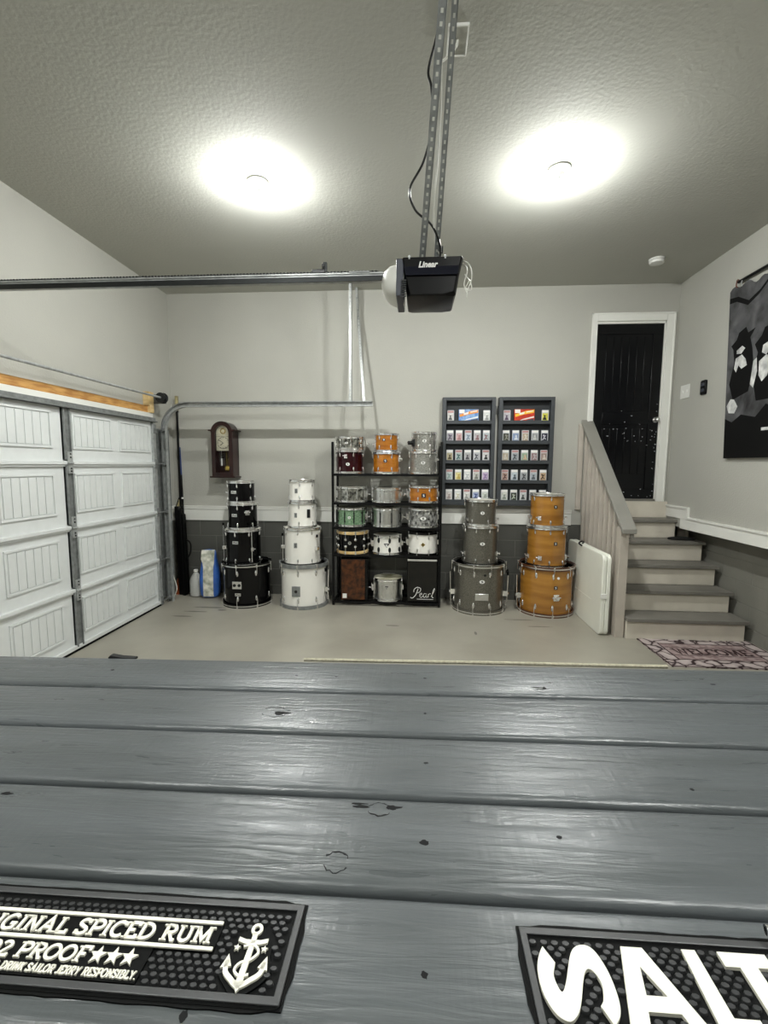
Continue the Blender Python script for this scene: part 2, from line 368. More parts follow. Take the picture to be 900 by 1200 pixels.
# ------------------------------------------------------------ garage door (left wall)
gd = thing('door_1', 'white panelled sectional garage door with grey steel stiles', 'garage door', (.03, -.56, 0)); del gd['category']; tag(gd, kind='structure')
zs = [0.012, .555, 1.12, 1.69, 2.185]
BAY = 1.41; NB = 4
YZ = Matrix(((0, 0, 1, 0), (1, 0, 0, 0), (0, 1, 0, 0), (0, 0, 0, 1)))     # (y,z) outline, extruded to +X
for k in range(4):
    z0, z1 = zs[k]+.004, zs[k+1]-.004; m = MB(); m.box(0, .05, -NB*BAY, 0, z0, z1)
    for b in range(NB):
        for (ya, yb, ng) in ((-.10, -.63, 6), (-.75, -1.28, 6)):
            y1_, y0_ = -b*BAY+ya, -b*BAY+yb; p0, p1 = z0+.12, (z1-.085 if k < 3 else z1-.055)
            for i in range(4):      # raised moulding ring
                q = [(y0_, y1_, p0, p0+.02), (y0_, y1_, p1-.02, p1), (y0_, y0_+.02, p0+.02, p1-.02), (y1_-.02, y1_, p0+.02, p1-.02)][i]
                m.box(.05, .062, q[0], q[1], q[2], q[3])
            pw = (y1_-y0_-.06)/ng
            for g in range(ng):
                m.box(.05, .057, y0_+.03+g*pw+.003, y0_+.03+(g+1)*pw-.003, p0+.026, p1-.026)
    m.build('door_section', doorw_m, gd, .002)
    if k:
        j = MB(); j.box(.05, .082, -NB*BAY, -.0, zs[k]-.012, zs[k]+.018); j.box(.05, .07, -NB*BAY, 0, zs[k]-.03, zs[k]-.012)
        j.build('section_joint_rib', doorw_m, gd, .003)
m = MB(); m.box(.03, .085, -NB*BAY, 0, 2.165, 2.215); m.box(.05, .11, -NB*BAY, 0, 2.165, 2.177); m.build('top_strut', galvd_m, gd, .002)
m = MB(); m.box(0, .075, -NB*BAY, 0, 0, .016); m.build('bottom_seal', rub_m, gd)
m = MB(); m.box(.05, .075, -NB*BAY, 0, .02, .055); m.build('bottom_rail', doorw_m, gd, .003)
# stiles
for b in range(NB):
    y1_ = -b*BAY-1.30
    m = MB()
    for k in range(4):
        m.box(.05, .07, y1_-.045-.055, y1_-.045+.02, zs[k]+.03, zs[k+1]-.02); m.box(.05, .085, y1_-.1, y1_-.09, zs[k]+.03, zs[k+1]-.02); m.box(.05, .085, y1_-.035, y1_-.025, zs[k]+.03, zs[k+1]-.02)
    m.build('stile', galvd_m, gd, .002)
    for k in range(1, 4):
        h = MB(); h.box(.084, .092, y1_-.09, y1_-.035, zs[k]-.09, zs[k]+.1); h.cyl((.095, y1_-.09, zs[k]), (.095, y1_-.035, zs[k]), .009)
        hg = h.build('hinge', galv_m, gd, .001)
        s_ = MB()
        for dz in (-.07, -.045, .05, .08): s_.cyl((.092, y1_-.062, zs[k]+dz), (.099, y1_-.062, zs[k]+dz), .006, n=8)
        s_.build('screw', darkst_m, hg)
m = MB()
for k in range(4): m.box(.05, .078, -.055, 0, zs[k]+.02, zs[k+1]-.015)
m.build('stile', galv_m, gd, .002)
for z in zs[1:4]+[2.09, .06]:
    m = MB(); m.box(.078, .088, -.05, 0, z-.05, z+.05); m.cyl((.1, -.05, z), (.1, .115, z), .006); m.cyl((.1, .1, z), (.1, .125, z), .022); m.build('roller_hinge', galvd_m, gd, .001)
# door tracks
tr = thing('door_track', 'galvanized steel garage door track curving from floor to level run', 'track', (0, -.42, 0))
def track_path():
    R_ = .3; z_t = 2.385
    p = [(.13, 0, 0), (.13, 0, 1.0), (.13, 0, z_t-R_)]
    p += [(.13+R_-R_*cos(rad(a)), 0, z_t-R_+R_*sin(rad(a))) for a in range(8, 91, 7)]
    p += [(1.5, 0, z_t+.0), (2.62, 0, z_t)]
    return p
tp = track_path()
m = MB()
for (dy, wd, rr) in ((0, .003, 0),):
    # C-shaped channel: web plate (at +y) plus two lips, swept along the path in the XZ plane
    P2 = [(x, z) for x, y, z in tp]
    m.strip(P2, .055, -.026, -.022, XZ)       # web on the wall side
    up = []; dn = []
    for i in range(len(P2)):
        a = Vector(P2[max(i-1, 0)]); b = Vector(P2[min(i+1, len(P2)-1)]); tt = (b-a).normalized(); n_ = Vector((-tt.y, tt.x)); p = Vector(P2[i])
        up.append(tuple(p+n_*.026)); dn.append(tuple(p-n_*.026))
    m.strip(up, .004, -.026, .018, XZ); m.strip(dn, .004, -.026, .026, XZ)
    m.strip([(a[0], a[1]) for a in up], .012, .014, .018, XZ)
m.build('rail', galv_m, tr)
m = MB(); m.box(.002, .05, .0, .045, .05, 2.1); m.box(.0, .16, .04, .046, .05, 2.1)
m.build('mounting_angle', galvd_m, tr)
m = MB()
for k in range(30): m.cyl((.08, .04, .12+k*.066), (.08, .034, .12+k*.066), .008, n=8)
m.build('slot_row', darkst_m, tr, kind='stuff')
def angle_bar(name, p0, p1, w, side, parent, holes=True, m_=galv_m):
    p0 = Vector(p0); p1 = Vector(p1); d = (p1-p0); L_ = d.length; d.normalize(); s_ = Vector(side).normalized(); n_ = d.cross(s_).normalized(); s_ = n_.cross(d).normalized()
    M = Matrix((( s_.x, n_.x, d.x, p0.x), (s_.y, n_.y, d.y, p0.y), (s_.z, n_.z, d.z, p0.z), (0, 0, 0, 1)))
    b = MB(); b.box(-w/2, w/2, -.002, .002, 0, L_, M); b.box(w/2-.004, w/2, -.002, w*.8, 0, L_, M)
    o = b.build(name, m_, parent)
    if holes:
        h = MB(); k = .03
        while k < L_-.02:
            h.box(-w*.16, w*.16, -.0035, .0035, k-.007, k+.007, M); k += .038
        h.build('perforation', holem, o, kind='stuff')
    return o
holem = mat('punched_hole', 'b9bab2', .7)
hl = MATS['dark_steel']
hg = thing('track_hanger', 'perforated steel hanger holding the end of the door track', 'hanger', (2.36, -.38, 2.41))
angle_bar('upright', (0, 0, -.03), (0, 0, H-2.41), .032, (1, 0, 0), hg)
angle_bar('brace', (.16, 0, -.02), (.03, .30, H-2.41), .03, (1, 0, 0), hg)
m = MB(); m.box(-.04, .24, -.006, 0, -.05, -.01); m.build('bracket', galvd_m, hg)
# header and spring shaft
hd = thing('header_board', 'bare wood header board above the garage door with white strip', 'board', (0, -.56, 2.275))
MB().box(0, .038, -5.6, .05, .0, .078).build('board', osb_m, hd, .002)
MB().box(0, .055, -5.6, .05, -.055, -.0005).build('trim_strip', trim_m, hd, .003)
m = MB(); m.box(0, .075, -.05, .045, .08, .235); m.box(.039, .075, -.03, .045, -.0, .08); m.build('end_block', pine_m, hd, .003)
sh = thing('torsion_shaft', 'long steel garage door shaft with black cable drum at its end', 'shaft', (.17, -.5, 2.45))
MB().cyl((0, -5.6, 0), (0, .0, 0), .012).build('rod', galv_m, sh)
q = Matrix.Rotation(rad(90), 4, 'X')
MB().lathe([(.02, -.03), (.045, -.03), (.062, -.02), (.04, -.012), (.04, .03), (.058, .035), (.058, .045), (.02, .045)], n=32, M=q).build('cable_drum', darkst_m, sh)
m = MB(); m.box(-.165, .02, .05, .056, -.06, .05); m.box(-.17, -.16, -.02, .056, -.1, .05); m.build('bearing_plate', galvd_m, sh, .002)
cd = MB().tube(spline([(.105, -.36, 2.1), (.105, -.36, 1.2), (.12, -.37, .6), (.13, -.38, .38), (.185, -.39, .2), (.19, -.4, .13), (.14, -.4, .03), (.09, -.38, .008)], close=False), .0055)
tag(cd.build('sensor_cable', wirew_m), 'thin white cable hanging along the door track down to floor', 'cable')

# ------------------------------------------------------------ entry door
d2 = thing('door_2', 'black panelled entry door in white casing at the top of the stairs', 'door', (5.615, .03, 1.29)); del d2['category']; tag(d2, kind='structure')
m = MB(); m.box(-.385, .385, 0, .045, .01, 2.06)
def ring(m, x0, x1, z0, z1, y0, y1, w):
    m.box(x0, x1, y0, y1, z0, z0+w); m.box(x0, x1, y0, y1, z1-w, z1); m.box(x0, x0+w, y0, y1, z0+w, z1-w); m.box(x1-w, x1, y0, y1, z0+w, z1-w)
ring(m, -.385, .385, .01, 2.06, -.012, 0, .115)
m.box(-.27, .27, -.012, 0, .9, 1.04)
m.build('leaf', bdoor_m, d2, .004)
for (z0, z1) in ((1.05, 1.93), (.30-.0, .86)):
    m = MB(); n_ = 6
    for i in range(n_):
        x0 = -.262+i*.0875; m.box(x0+.004, x0+.0835, -.006, 0, z0+.01, z1-.01)
    m.build('grooved_panel', bdoor_m, d2, .003)
m = MB(); m.cyl((.345, -.012, .95), (.345, -.02, .95), .03, n=24); m.cyl((.345, -.02, .95), (.345, -.05, .95), .012); m.ball((.345, -.07, .95), .028)
m.build('knob', chrom2_m, d2)
rn = random.Random(3); m = MB()
for _ in range(46):
    a = rn.random(); cx_, cz_ = (rn.uniform(-.3, .34), rn.gauss(.8, .1)) if a < .55 else ((.365+rn.uniform(-.02, .005), rn.uniform(.1, 1.5)) if a < .8 else (rn.uniform(-.05, .35), abs(rn.gauss(.0, .05))+.03))
    w_, h_ = rn.uniform(.003, .013), rn.uniform(.002, .007)
    m.prism([(cx_+w_*rn.uniform(.6, 1)*cos(a_), cz_+h_*rn.uniform(.5, 1)*sin(a_)) for a_ in [k*pi/3 for k in range(6)]], .0125, .013, XZ)
m.build('paint_chips', chip_m, d2)
m = MB()
for s_ in (0,):
    m.box(-.44, -.385, -.052, -.03, -.0, 2.165); m.box(.395, .485, -.052, -.03, -.02, 2.165); m.box(-.385, .395, -.052, -.03, 2.085, 2.165)
    m.box(-.45, -.43, -.058, -.03, 0, 2.175); m.box(.472, .492, -.058, -.03, -.02, 2.175); m.box(-.45, .492, -.058, -.03, 2.158, 2.178)
m.build('casing', trim_m, d2, .004)
m = MB(); m.box(-.415, -.385, -.03, .1, 0, 2.085); m.box(.385, .415, -.03, .1, 0, 2.085); m.box(-.415, .415, -.03, .1, 2.06, 2.088); m.build('jamb', trim_m, d2, .002)
MB().box(-.385, .385, -.05, .08, -.018, .008).build('threshold', tread_m, d2, .003)

# ------------------------------------------------------------ stairs
st = thing('staircase', 'five grey treads with pale risers climbing to the black door', 'stairs', (5.2, -1.26, 0))
run, rise = .25, .215; XR = 1.13
for k in range(5):
    y0 = k*run
    MB().box(0, XR if k < 4 else .95, y0, y0+run+.03 if k < 4 else 1.255, rise*(k+1)-.034, rise*(k+1)).build('tread', tread_m, st, .004)
    MB().box(.005, XR-.02 if k < 4 else .945, y0+.035, y0+.055, rise*k+.0, rise*(k+1)-.034).build('riser', riser_m, st, .002)
MB().box(.005, .945, 1.235, 1.255, 1.076, 1.27).build('riser', riser_m, st, .002)
for x in (.008, XR-.045):
    m = MB(); pts = [(.05, 0)]
    for k in range(5): pts += [(.055+k*run, rise*(k+1)-.036), (.055+(k+1)*run if k < 4 else 1.25, rise*(k+1)-.036)]
    pts += [(1.25, .3), (.45, 0)]
    m.prism(pts, x, x+.025, YZ); m.build('stringer', riser_m, st)
# handrail
hr = thing('stair_railing', 'sloping grey handrail on pale square balusters beside the stairs', 'railing', (5.155, -1.2, 0))
def hz(y): return 1.10+(y)*(2.2-1.10)/1.2
m = MB(); m.prism([(-.06, hz(-.06)-.0), (-.06, hz(-.06)+.045), (1.195, hz(1.195)+.045), (1.195, hz(1.195))], -.055, .08, YZ); m.build('handrail', cap_m, hr, .004)
m = MB(); m.prism([(-.02, hz(-.02)-.075), (-.02, hz(-.02)-.001), (1.195, hz(1.195)-.001), (1.195, hz(1.195)-.075)], .005, .035, YZ); m.build('subrail', balus_m, hr)
MB().box(-.045, .04, 0, .09, 0, hz(0)-.002).build('newel_post', balus_m, hr, .003)
m = MB(); m.box(.042, .075, -.02, .03, hz(0)-.11, hz(0)-.015); m.build('rail_block', cap_m, hr, .002)
for k in range(8):
    y = .165+k*.128; zb = 0 if y < .35 else .02+(y-.35)*.5
    m = MB(); z1_ = hz(y)-.002; zb = max(zb, 0)
    m.prism([(y, zb), (y+.034, zb), (y+.034, hz(y+.034)-.002), (y, z1_)], -.04, -.002, YZ); m.build('baluster', balus_m, hr, .002)
m = MB(); m.prism([(1.16, .99+.17), (1.199, .99+.17), (1.199, hz(1.199)-.002), (1.16, hz(1.16)-.002)], -.085, -.03, YZ); m.build('wall_post', balus_m, hr, .002)
# folding table leaned on railing
ft = thing('folding_table', 'white plastic folding table closed up and stood against the stair railing', 'folding table', (4.975, -1.17, 0))
for x in (0, .043):
    MB().prism(rrect(0, 1.04, .0, .82, .06, 6), x, x+.04, YZ).build('table_half', plastic_m, ft, .008)
m = MB(); m.tube(spline([(-.002, .58, .81), (-.03, .60, .835), (.01, .64, .85), (.05, .68, .835), (.04, .70, .815)], close=False), .009); m.build('handle', blackpl_m, ft)
m = MB(); m.box(-.006, .05, .0-.008, .01, .38, .43); m.build('latch', white_pl, ft, .003)
m = MB(); m.box(-.003, 0, .25, .75, .3, .303); m.build('moulded_line', plastic_m, ft)
sl = MB(); sl.prism(spline([(0, 0), (.07, .02), (.15, .03), (.25, .02), (.29, -.03), (.24, -.08), (.12, -.085), (.02, -.06)], 4), 0, .03)
sl.v = [(x, y, z*(1-(abs(x-.13)/.2)**2*.6)) for x, y, z in sl.v]
o = sl.build('slipper', cloth_m, None, .012, seg=3); o.location = (6.01, -.33, .861); tag(o, 'flat black slipper lying on the fourth stair tread by the wall', 'slipper')

# doormat
dm_m = mat('stone_print_mat', 'c0a9a8', .9, bump=.4, bscale=120)
def matnodes(m):
    nt = m.node_tree; N = nt.nodes; L = nt.links; b = N['Principled BSDF']
    tc = N.new('ShaderNodeTexCoord'); v = N.new('ShaderNodeTexVoronoi'); v.feature = 'DISTANCE_TO_EDGE'; v.inputs['Scale'].default_value = 9
    n = N.new('ShaderNodeTexNoise'); n.inputs['Scale'].default_value = 7
    ad = N.new('ShaderNodeMix'); ad.data_type = 'VECTOR'; ad.inputs['Factor'].default_value = .12; L.new(tc.outputs['Object'], ad.inputs['A']); L.new(n.outputs['Color'], ad.inputs['B']); L.new(tc.outputs['Object'], n.inputs['Vector'])
    L.new(ad.outputs['Result'], v.inputs['Vector'])
    r = N.new('ShaderNodeValToRGB'); r.color_ramp.elements[0].position = .04; r.color_ramp.elements[0].color = (*lin('2a1719'), 1); r.color_ramp.elements[1].position = .1; r.color_ramp.elements[1].color = (*lin('a39694'), 1)
    e = r.color_ramp.elements.new(.3); e.color = (*lin('b9adaa'), 1)
    L.new(v.outputs['Distance'], r.inputs[0]); L.new(r.outputs[0], b.inputs['Base Color'])
matnodes(dm_m)
dk_m = mat('mat_dark_print', '30191b', .9); dmp_m = mat('mat_panel_print', 'a59592', .9, col2='7c6666', vscale=20)
wm = thing('doormat', 'stone patterned welcome doormat on the floor before the stairs', 'doormat', (5.83, -1.52, 0))
m = MB(); m.prism(rrect(-.52, .52, -.33, .33, .01), 0, .008); m.build('pad', dm_m, wm)
m = MB(); m.prism(rrect(-.38, .38, -.18, .18, .005), .008, .0088); m.build('centre_panel', dmp_m, wm)
m = MB()
for p in (rrect(-.515, .515, -.325, .325, .01), rrect(-.38, .38, -.18, .18, .005)): m.strip(p, .012, .0088, .0095, close=True)
m.strip([(-.38, .09), (.38, .09)], .008, .0088, .0095); m.strip([(-.38, -.09), (.38, -.09)], .008, .0088, .0095)
m.build('border_print', dk_m, wm)
m = MB(); serif_text(m, 'WELCOME', -.33, .33, -.065, .13, .0088, .0096, .17, .14); m.build('lettering', dk_m, wm)

# wall fittings on the right wall
sw = thing('light_switch', 'white double light switch plate on wall beside the black door', 'light switch', (W, -.23, 2.53))
MB().box(-.008, 0, -.085, .085, -.075, .075).build('plate', white_pl, sw, .003)
for y in (-.04, .04): MB().box(-.014, -.007, y-.012, y+.012, -.02, .02).build('toggle', white_pl, sw, .002)
kp = thing('door_opener_button', 'small black wall button unit between light switch and banner', 'control button', (W+.001, -.58, 2.52))
MB().prism(rrect(-.045, .045, -.075, .075, .02), 0, .022, Matrix(((0, 0, -1, 0), (1, 0, 0, 0), (0, 1, 0, 0), (0, 0, 0, 1)))).build('housing', blackpl_m, kp, .004)
for z in (.03, -.03): MB().box(-.027, -.021, -.025, .025, z-.016, z+.016).build('button', opgrey_m, kp, .003)
# banner
ban_m = mat('banner_print', '2c2c2e', .8, col2='101012', vscale=5)
def bannodes(m):
    nt = m.node_tree; N = nt.nodes; L = nt.links; b = N['Principled BSDF']; tc = N.new('ShaderNodeTexCoord')
    n = N.new('ShaderNodeTexNoise'); n.inputs['Scale'].default_value = 5; n.inputs['Detail'].default_value = 7; n.inputs['Distortion'].default_value = .4
    L.new(tc.outputs['Object'], n.inputs['Vector'])
    r = N.new('ShaderNodeValToRGB'); e = r.color_ramp.elements; e[0].position = .3; e[0].color = (*lin('0c0c0d'), 1); e[1].position = .66; e[1].color = (*lin('5c5c5e'), 1)
    L.new(n.outputs[0], r.inputs[0]); L.new(r.outputs[0], b.inputs['Base Color'])
bannodes(ban_m)
bn = thing('wall_banner', 'black and white cloth picture banner hanging from a rod on right wall', 'banner', (W-.03, -.93, 1.77))
BM = Matrix(((0, 0, -1, 0), (-1, 0, 0, 0), (0, 1, 0, 0), (0, 0, 0, 1)))    # (along -y, z)
def sk(P_): return [(x+.09*(1-z/1.58), z) for x, z in P_]
n_ = 40; top = [(x/n_*1.35, 1.58+.02*sin(x*1.1)+.02*sin(x*.37)) for x in range(n_+1)]
m = MB(); m.prism(sk([(0, 0), (1.35, 0)]+top[::-1]), 0, .006, BM); m.build('cloth', ban_m, bn)
dkp = mat('dark_print', '060606', .85, spec=.2)
for P_ in ([(0, 0), (1.34, 0), (1.34, .5), (1.1, .42), (.9, .5), (.7, .4), (.52, .46), (.4, .36), (.22, .4), (.1, .34), (0, .38)],
           [(.05, 1.06), (.12, 1.10), (.15, 1.16), (.24, 1.19), (.27, 1.13), (.36, 1.15), (.30, 1.08), (.33, .98), (.36, .8), (.3, .6), (.1, .55), (.04, .7), (.1, .9), (.08, 1.02)],
           [(.36, 1.0), (.44, 1.06), (.47, 1.12), (.56, 1.13), (.6, 1.05), (.68, 1.03), (.62, .97), (.66, .8), (.64, .5), (.4, .5), (.34, .74), (.4, .92)],
           [(.8, 1.1), (.9, 1.16), (1.0, 1.2), (1.08, 1.12), (1.16, 1.08), (1.08, 1.0), (1.12, .5), (.84, .5), (.86, .98)],
           [(0, 1.52), (.12, 1.5), (.26, 1.42), (.4, 1.47), (.52, 1.55), (.5, 1.51), (.38, 1.43), (.25, 1.38), (.1, 1.46), (0, 1.47)]):
    MB().prism(sk(P_), .006, .0064, BM).build('dark_figure_print', dkp, bn)
plp = mat('pale_print', 'd5d5d2', .85, spec=.2, col2='a2a2a2', vscale=14)
for P_ in ([(.13, 1.0), (.2, 1.03), (.24, 1.0), (.19, .96), (.13, .97)], [(.12, .93), (.2, .95), (.25, .9), (.27, .84), (.2, .82), (.16, .86), (.13, .8), (.1, .84)],
           [(.02, .5), (.07, .56), (.12, .55), (.17, .48), (.13, .42), (.05, .43)], [(.46, .97), (.53, .99), (.55, .93), (.5, .88), (.45, .91)],
           [(.42, .84), (.5, .88), (.6, .84), (.64, .76), (.55, .78), (.52, .7), (.46, .66), (.42, .72)], [(.35, .86), (.39, .88), (.4, .76), (.36, .62), (.32, .66)],
           [(.48, .26), (.62, .26), (.62, .235), (.48, .235)], [(.9, .98), (1.0, 1.0), (.98, .84), (.9, .8)]):
    MB().prism(sk(P_), .0066, .0072, BM).build('pale_figure_print', plp, bn)
m = MB(); m.cyl((0, -.1, 1.64), (0, -1.4, 1.64), .014); m.build('rod', black_m, bn)
m = MB()
for y in (-.16, -.7): m.tube(spline([(0, y, 1.655), (-.012, y, 1.62), (-.006, y, 1.59), (.0, y, 1.575)], 4, False), .004)
m.build('clip', galv_m, bn)
m = MB(); m.tube(spline([(.02, -.11, 1.64), (-.01, -.1, 1.66), (-.018, -.1, 1.63), (-.018, -.1, 1.6), (0, -.1, 1.59)], 4, False), .005); m.build('hook', mat('copper_hook', '7a4a3c', .4, .6), bn)

# ------------------------------------------------------------ ceiling fittings
for (x, y, lab, vis) in ((1.925, -2.16, 'bare lit bulb in white ceiling lampholder above the garage door side', 1), (4.12, -2.17, 'bare lit bulb in white ceiling lampholder nearer the stair side', 1), (1.925, -5.65, 'bare lit bulb in white lampholder on rear ceiling, garage door side', 0), (4.12, -5.65, 'bare lit bulb in white lampholder on rear ceiling, stair side', 0)):
    lt = thing('ceiling_light', lab, 'ceiling light', (x, y, H), group='bare bulb ceiling lights')
    MB().lathe([(.02, 0), (.075, 0), (.078, -.012), (.06, -.028), (.035, -.034), (.03, -.06), (.022, -.062)], n=32).build('lampholder', ceram_m, lt)
    MB().lathe([(.012, -.062), (.014, -.07), (.024, -.08)], n=24).build('bulb_base', white_pl, lt)
    MB().lathe([(.024, -.0805), (.031, -.094), (.034, -.106), (.0338, -.114)], n=24).build('bulb_neck', neck_m, lt)
    MB().lathe([(.0338, -.1142), (.0322, -.120), (.027, -.128), (.016, -.1345), (.0005, -.1365)], n=24).build('bulb', bulb_m, lt)
sm = thing('smoke_detector', 'round white smoke detector on the ceiling near the entry door', 'smoke detector', (5.55, -.65, H))
MB().lathe([(.03, 0), (.075, 0), (.075, -.015), (.07, -.02), (.07, -.026), (.066, -.042), (.03, -.05), (.001, -.05)], n=32).build('housing', white_pl, sm)
MB().lathe([(.0705, -.016), (.073, -.016), (.073, -.0185), (.0705, -.0185)], n=32, closed=True).build('vent_ring', opgrey_m, sm)
cp = thing('ceiling_outlet_plate', 'square ceiling plate with white cable behind the opener strut', 'ceiling plate', (3.31, -3.22, H))
m = MB(); ring(m, -.05, .05, -.085, .085, -.008, 0, .006) if 0 else None
for p in ((-.05, .05, -.085, -.078), (-.05, .05, .078, .085), (-.05, -.044, -.078, .078), (.044, .05, -.078, .078)): m.box(p[0], p[1], p[2], p[3], -.014, 0)
m.build('frame', white_pl, cp, .001)
MB().box(-.044, .044, -.078, .078, -.008, 0).build('cover', ceil_m, cp)
MB().tube(spline([(.0, -.005, -.008), (-.005, -.0, -.03), (-.03, .03, -.04), (-.06, .05, -.05), (-.08, .05, -.06)], 5, False), .006).build('cable', wirew_m, cp)

# garage door opener
op = thing('garage_door_opener', 'black garage door opener motor with frosted lamp lens hanging from ceiling', 'garage door opener', (3.2, -2.95, 2.82))
def loft(sections, name, m_, parent, bevel=.004):
    # sections: (y, outline[(x,z)]) with equal counts
    b = MB(); n = len(sections[0][1]); vs = [(x, y, z) for y, o_ in sections for x, z in o_]; fs = []
    for i in range(len(sections)-1):
        for k in range(n): fs.append((i*n+k, i*n+(k+1) % n, (i+1)*n+(k+1) % n, (i+1)*n+k))
    fs.append(tuple(range(n))[::-1]); fs.append(tuple((len(sections)-1)*n+k for k in range(n)))
    b.add(vs, fs); bb = b.build(name, m_, parent, bevel)
    return bb
full = [(-.165, -.005), (.172, -.005), (.15, -.1), (.135, -.195), (.125, -.203), (-.13, -.203), (-.14, -.1)]
mid = [(-.16, -.005), (.170, -.005), (.146, -.1), (.13, -.24), (.06, -.25), (-.1, -.25), (-.14, -.1)]
o1 = [(-.155, 0), (.165, 0), (.14, -.105), (.125, -.185), (.07, -.2), (-.11, -.2), (-.135, -.105)]
loft([(-.15, o1), (-.13, [(x*1.02, z) for x, z in full]), (.12, full), (.15, o1)], 'housing', blackpl_m, op)
m = MB(); m.add([(-.16, -.135, 0), (.165, -.135, 0), (.142, -.165, -.1), (-.138, -.165, -.1), (-.16, -.10, 0), (.165, -.10, 0), (.142, -.10, -.1), (-.138, -.10, -.1)], [(0, 1, 5, 4), (3, 7, 6, 2), (0, 3, 2, 1), (4, 5, 6, 7), (0, 4, 7, 3), (1, 2, 6, 5)])
m.build('front_panel', navy_m, op, .002)
fm = text_mb('Linear', .04, .001, .0016, .25); fm = xform(fm, Matrix.Translation((-.025, -.148, -.057)) @ Matrix.Rotation(rad(90-17)+.0, 4, 'X') if 0 else Matrix.Translation((-.02, -.1535, -.056)) @ Matrix.Rotation(rad(107), 4, 'X'))
fm.build('logo', mark_m, op)
def oval(x, sy, zt, zb, n=16):
    return [(x, sy*cos(2*pi*k/n), (zt+zb)/2+(zt-zb)/2*sin(2*pi*k/n)) for k in range(n)]
m = MB(); secs = [(-.15, .14, -.004, -.2), (-.19, .14, -.006, -.197), (-.23, .125, -.014, -.182), (-.26, .1, -.035, -.155), (-.277, .05, -.065, -.125), (-.283, .01, -.09, -.1)]
vs = []; fs = []; n = 20
def sq(k, n, sy, zt, zb):
    a = 2*pi*k/n; ca, sa = cos(a), sin(a); e = .6
    return (sy*abs(ca)**e*(1 if ca > 0 else -1), (zt+zb)/2+(zt-zb)/2*abs(sa)**e*(1 if sa > 0 else -1))
for x, sy, zt, zb in secs:
    for k in range(n): yy, zz = sq(k, n, sy, zt, zb); vs.append((x+(zz+.1)*-.12*0, yy, zz))
for i in range(len(secs)-1):
    for k in range(n): fs.append((i*n+k, i*n+(k+1) % n, (i+1)*n+(k+1) % n, (i+1)*n+k))
fs.append(tuple(range(n))[::-1]); fs.append(tuple((len(secs)-1)*n+k for k in range(n)))
m.add(vs, fs); m.build('lamp_lens', lens_m, op, 0, 60)
m = MB(); m.box(-.192, -.15, -.143, .14, -.2, -.002); m.build('side_collar', opgrey_m, op, .006)
for k in range(7): pass
m = MB()
for k in range(8): m.box(-.165, -.135, -.156, -.150, -.125-k*.012, -.119-k*.012)
m.build('vent_slot', darkst_m, op)
m = MB(); m.box(-.12, .08, -.03, .03, 0, .006); m.box(-.12, .08, -.004, 0, .006, .055); m.build('mounting_plate', galv_m, op, .003)
m = MB()
for x in (-.1, -.05, .02, .06): m.box(x, x+.025, -.0055, -.004, .028, .038)
m.build('slot_row', darkst_m, op, kind='stuff')
m = MB()
for x in (-.12, .075): m.cyl((x, -.148, .0), (x, -.148, .008), .006); m.box(x-.004, x+.004, -.155, -.13, -.012, .004)
m.build('screw', galv_m, op)
# rail of the opener
rl = thing('opener_rail', 'long steel chain rail running from opener to the garage door header', 'rail', (2.93, -2.95, 2.775))
m = MB(); m.box(-2.88, 0, -.022, .022, -.02, -.016); m.box(-2.88, 0, -.022, -.019, -.02, .02); m.box(-2.88, 0, .019, .022, -.02, .02); m.box(-2.88, 0, -.03, -.022, .012, .02); m.box(-2.88, 0, .022, .03, .012, .02)
m.build('rail', galv_m, rl)
m = MB(); m.box(-2.88, 0, -.032, -.0225, -.028, .0); m.build('rail_lip', darkst_m, rl)
m = MB()
k = -2.85
while k < -.03:
    m.box(k, k+.012, -.028, -.02, .022, .030); k += .02
    m.box(k-.006, k+.0, -.026, -.022, .0245, .0275)
m.build('chain', darkst_m, rl, kind='stuff')
m = MB(); m.box(-.42, -.34, -.03, .03, .02, .045); m.box(-.36, -.35, -.03, -.01, .045, .075); m.build('trolley', blackpl_m, rl, .004)
m = MB(); m.box(-.2, -.08, -.034, -.03, .016, .026); m.build('spring', galvd_m, rl)
m = MB(); m.box(-.355, -.335, -.01, .01, .03, .09); m.build('pin', darkst_m, rl)
m = MB(); m.box(-2.93, -2.86, -.05, .05, -.04, .05); m.build('header_bracket', galvd_m, rl, .002)
# ceiling struts
ss = thing('opener_strut', 'pair of perforated steel strips bracing the opener from the ceiling', 'strut', (3.17, -2.95, 2.86))
angle_bar('strip', (-.02, 0, 0), (.07, -1.0, H-2.86), .036, (1, 0, 0), ss, m_=galvd_m)
angle_bar('strip', (.062, .03, 0), (.108, -.93, H-2.86), .028, (1, 0, 0), ss, m_=galvd_m)
m = MB(); m.box(.06, .1, .0, .03, .05, .08); m.build('clip', darkst_m, ss)
tag(MB().tube(spline([(3.25, -2.95, 2.84), (3.25, -3.0, 2.92), (3.20, -3.06, 3.0), (3.11, -3.1, 3.06), (3.08, -3.15, 3.14), (3.15, -3.22, 3.23), (3.19, -3.35, 3.32), (3.18, -3.45, 3.40), (3.165, -3.47, 3.46), (3.20, -3.58, 3.52), (3.215, -3.66, 3.60), (3.19, -3.7, 3.63), (3.2, -3.78, 3.68), (3.26, -3.72, 3.73), (3.3, -3.6, 3.785)], 8, False), .006).build('power_cord', wireb_m), 'black power cord winding around the opener strut up to ceiling', 'cord')
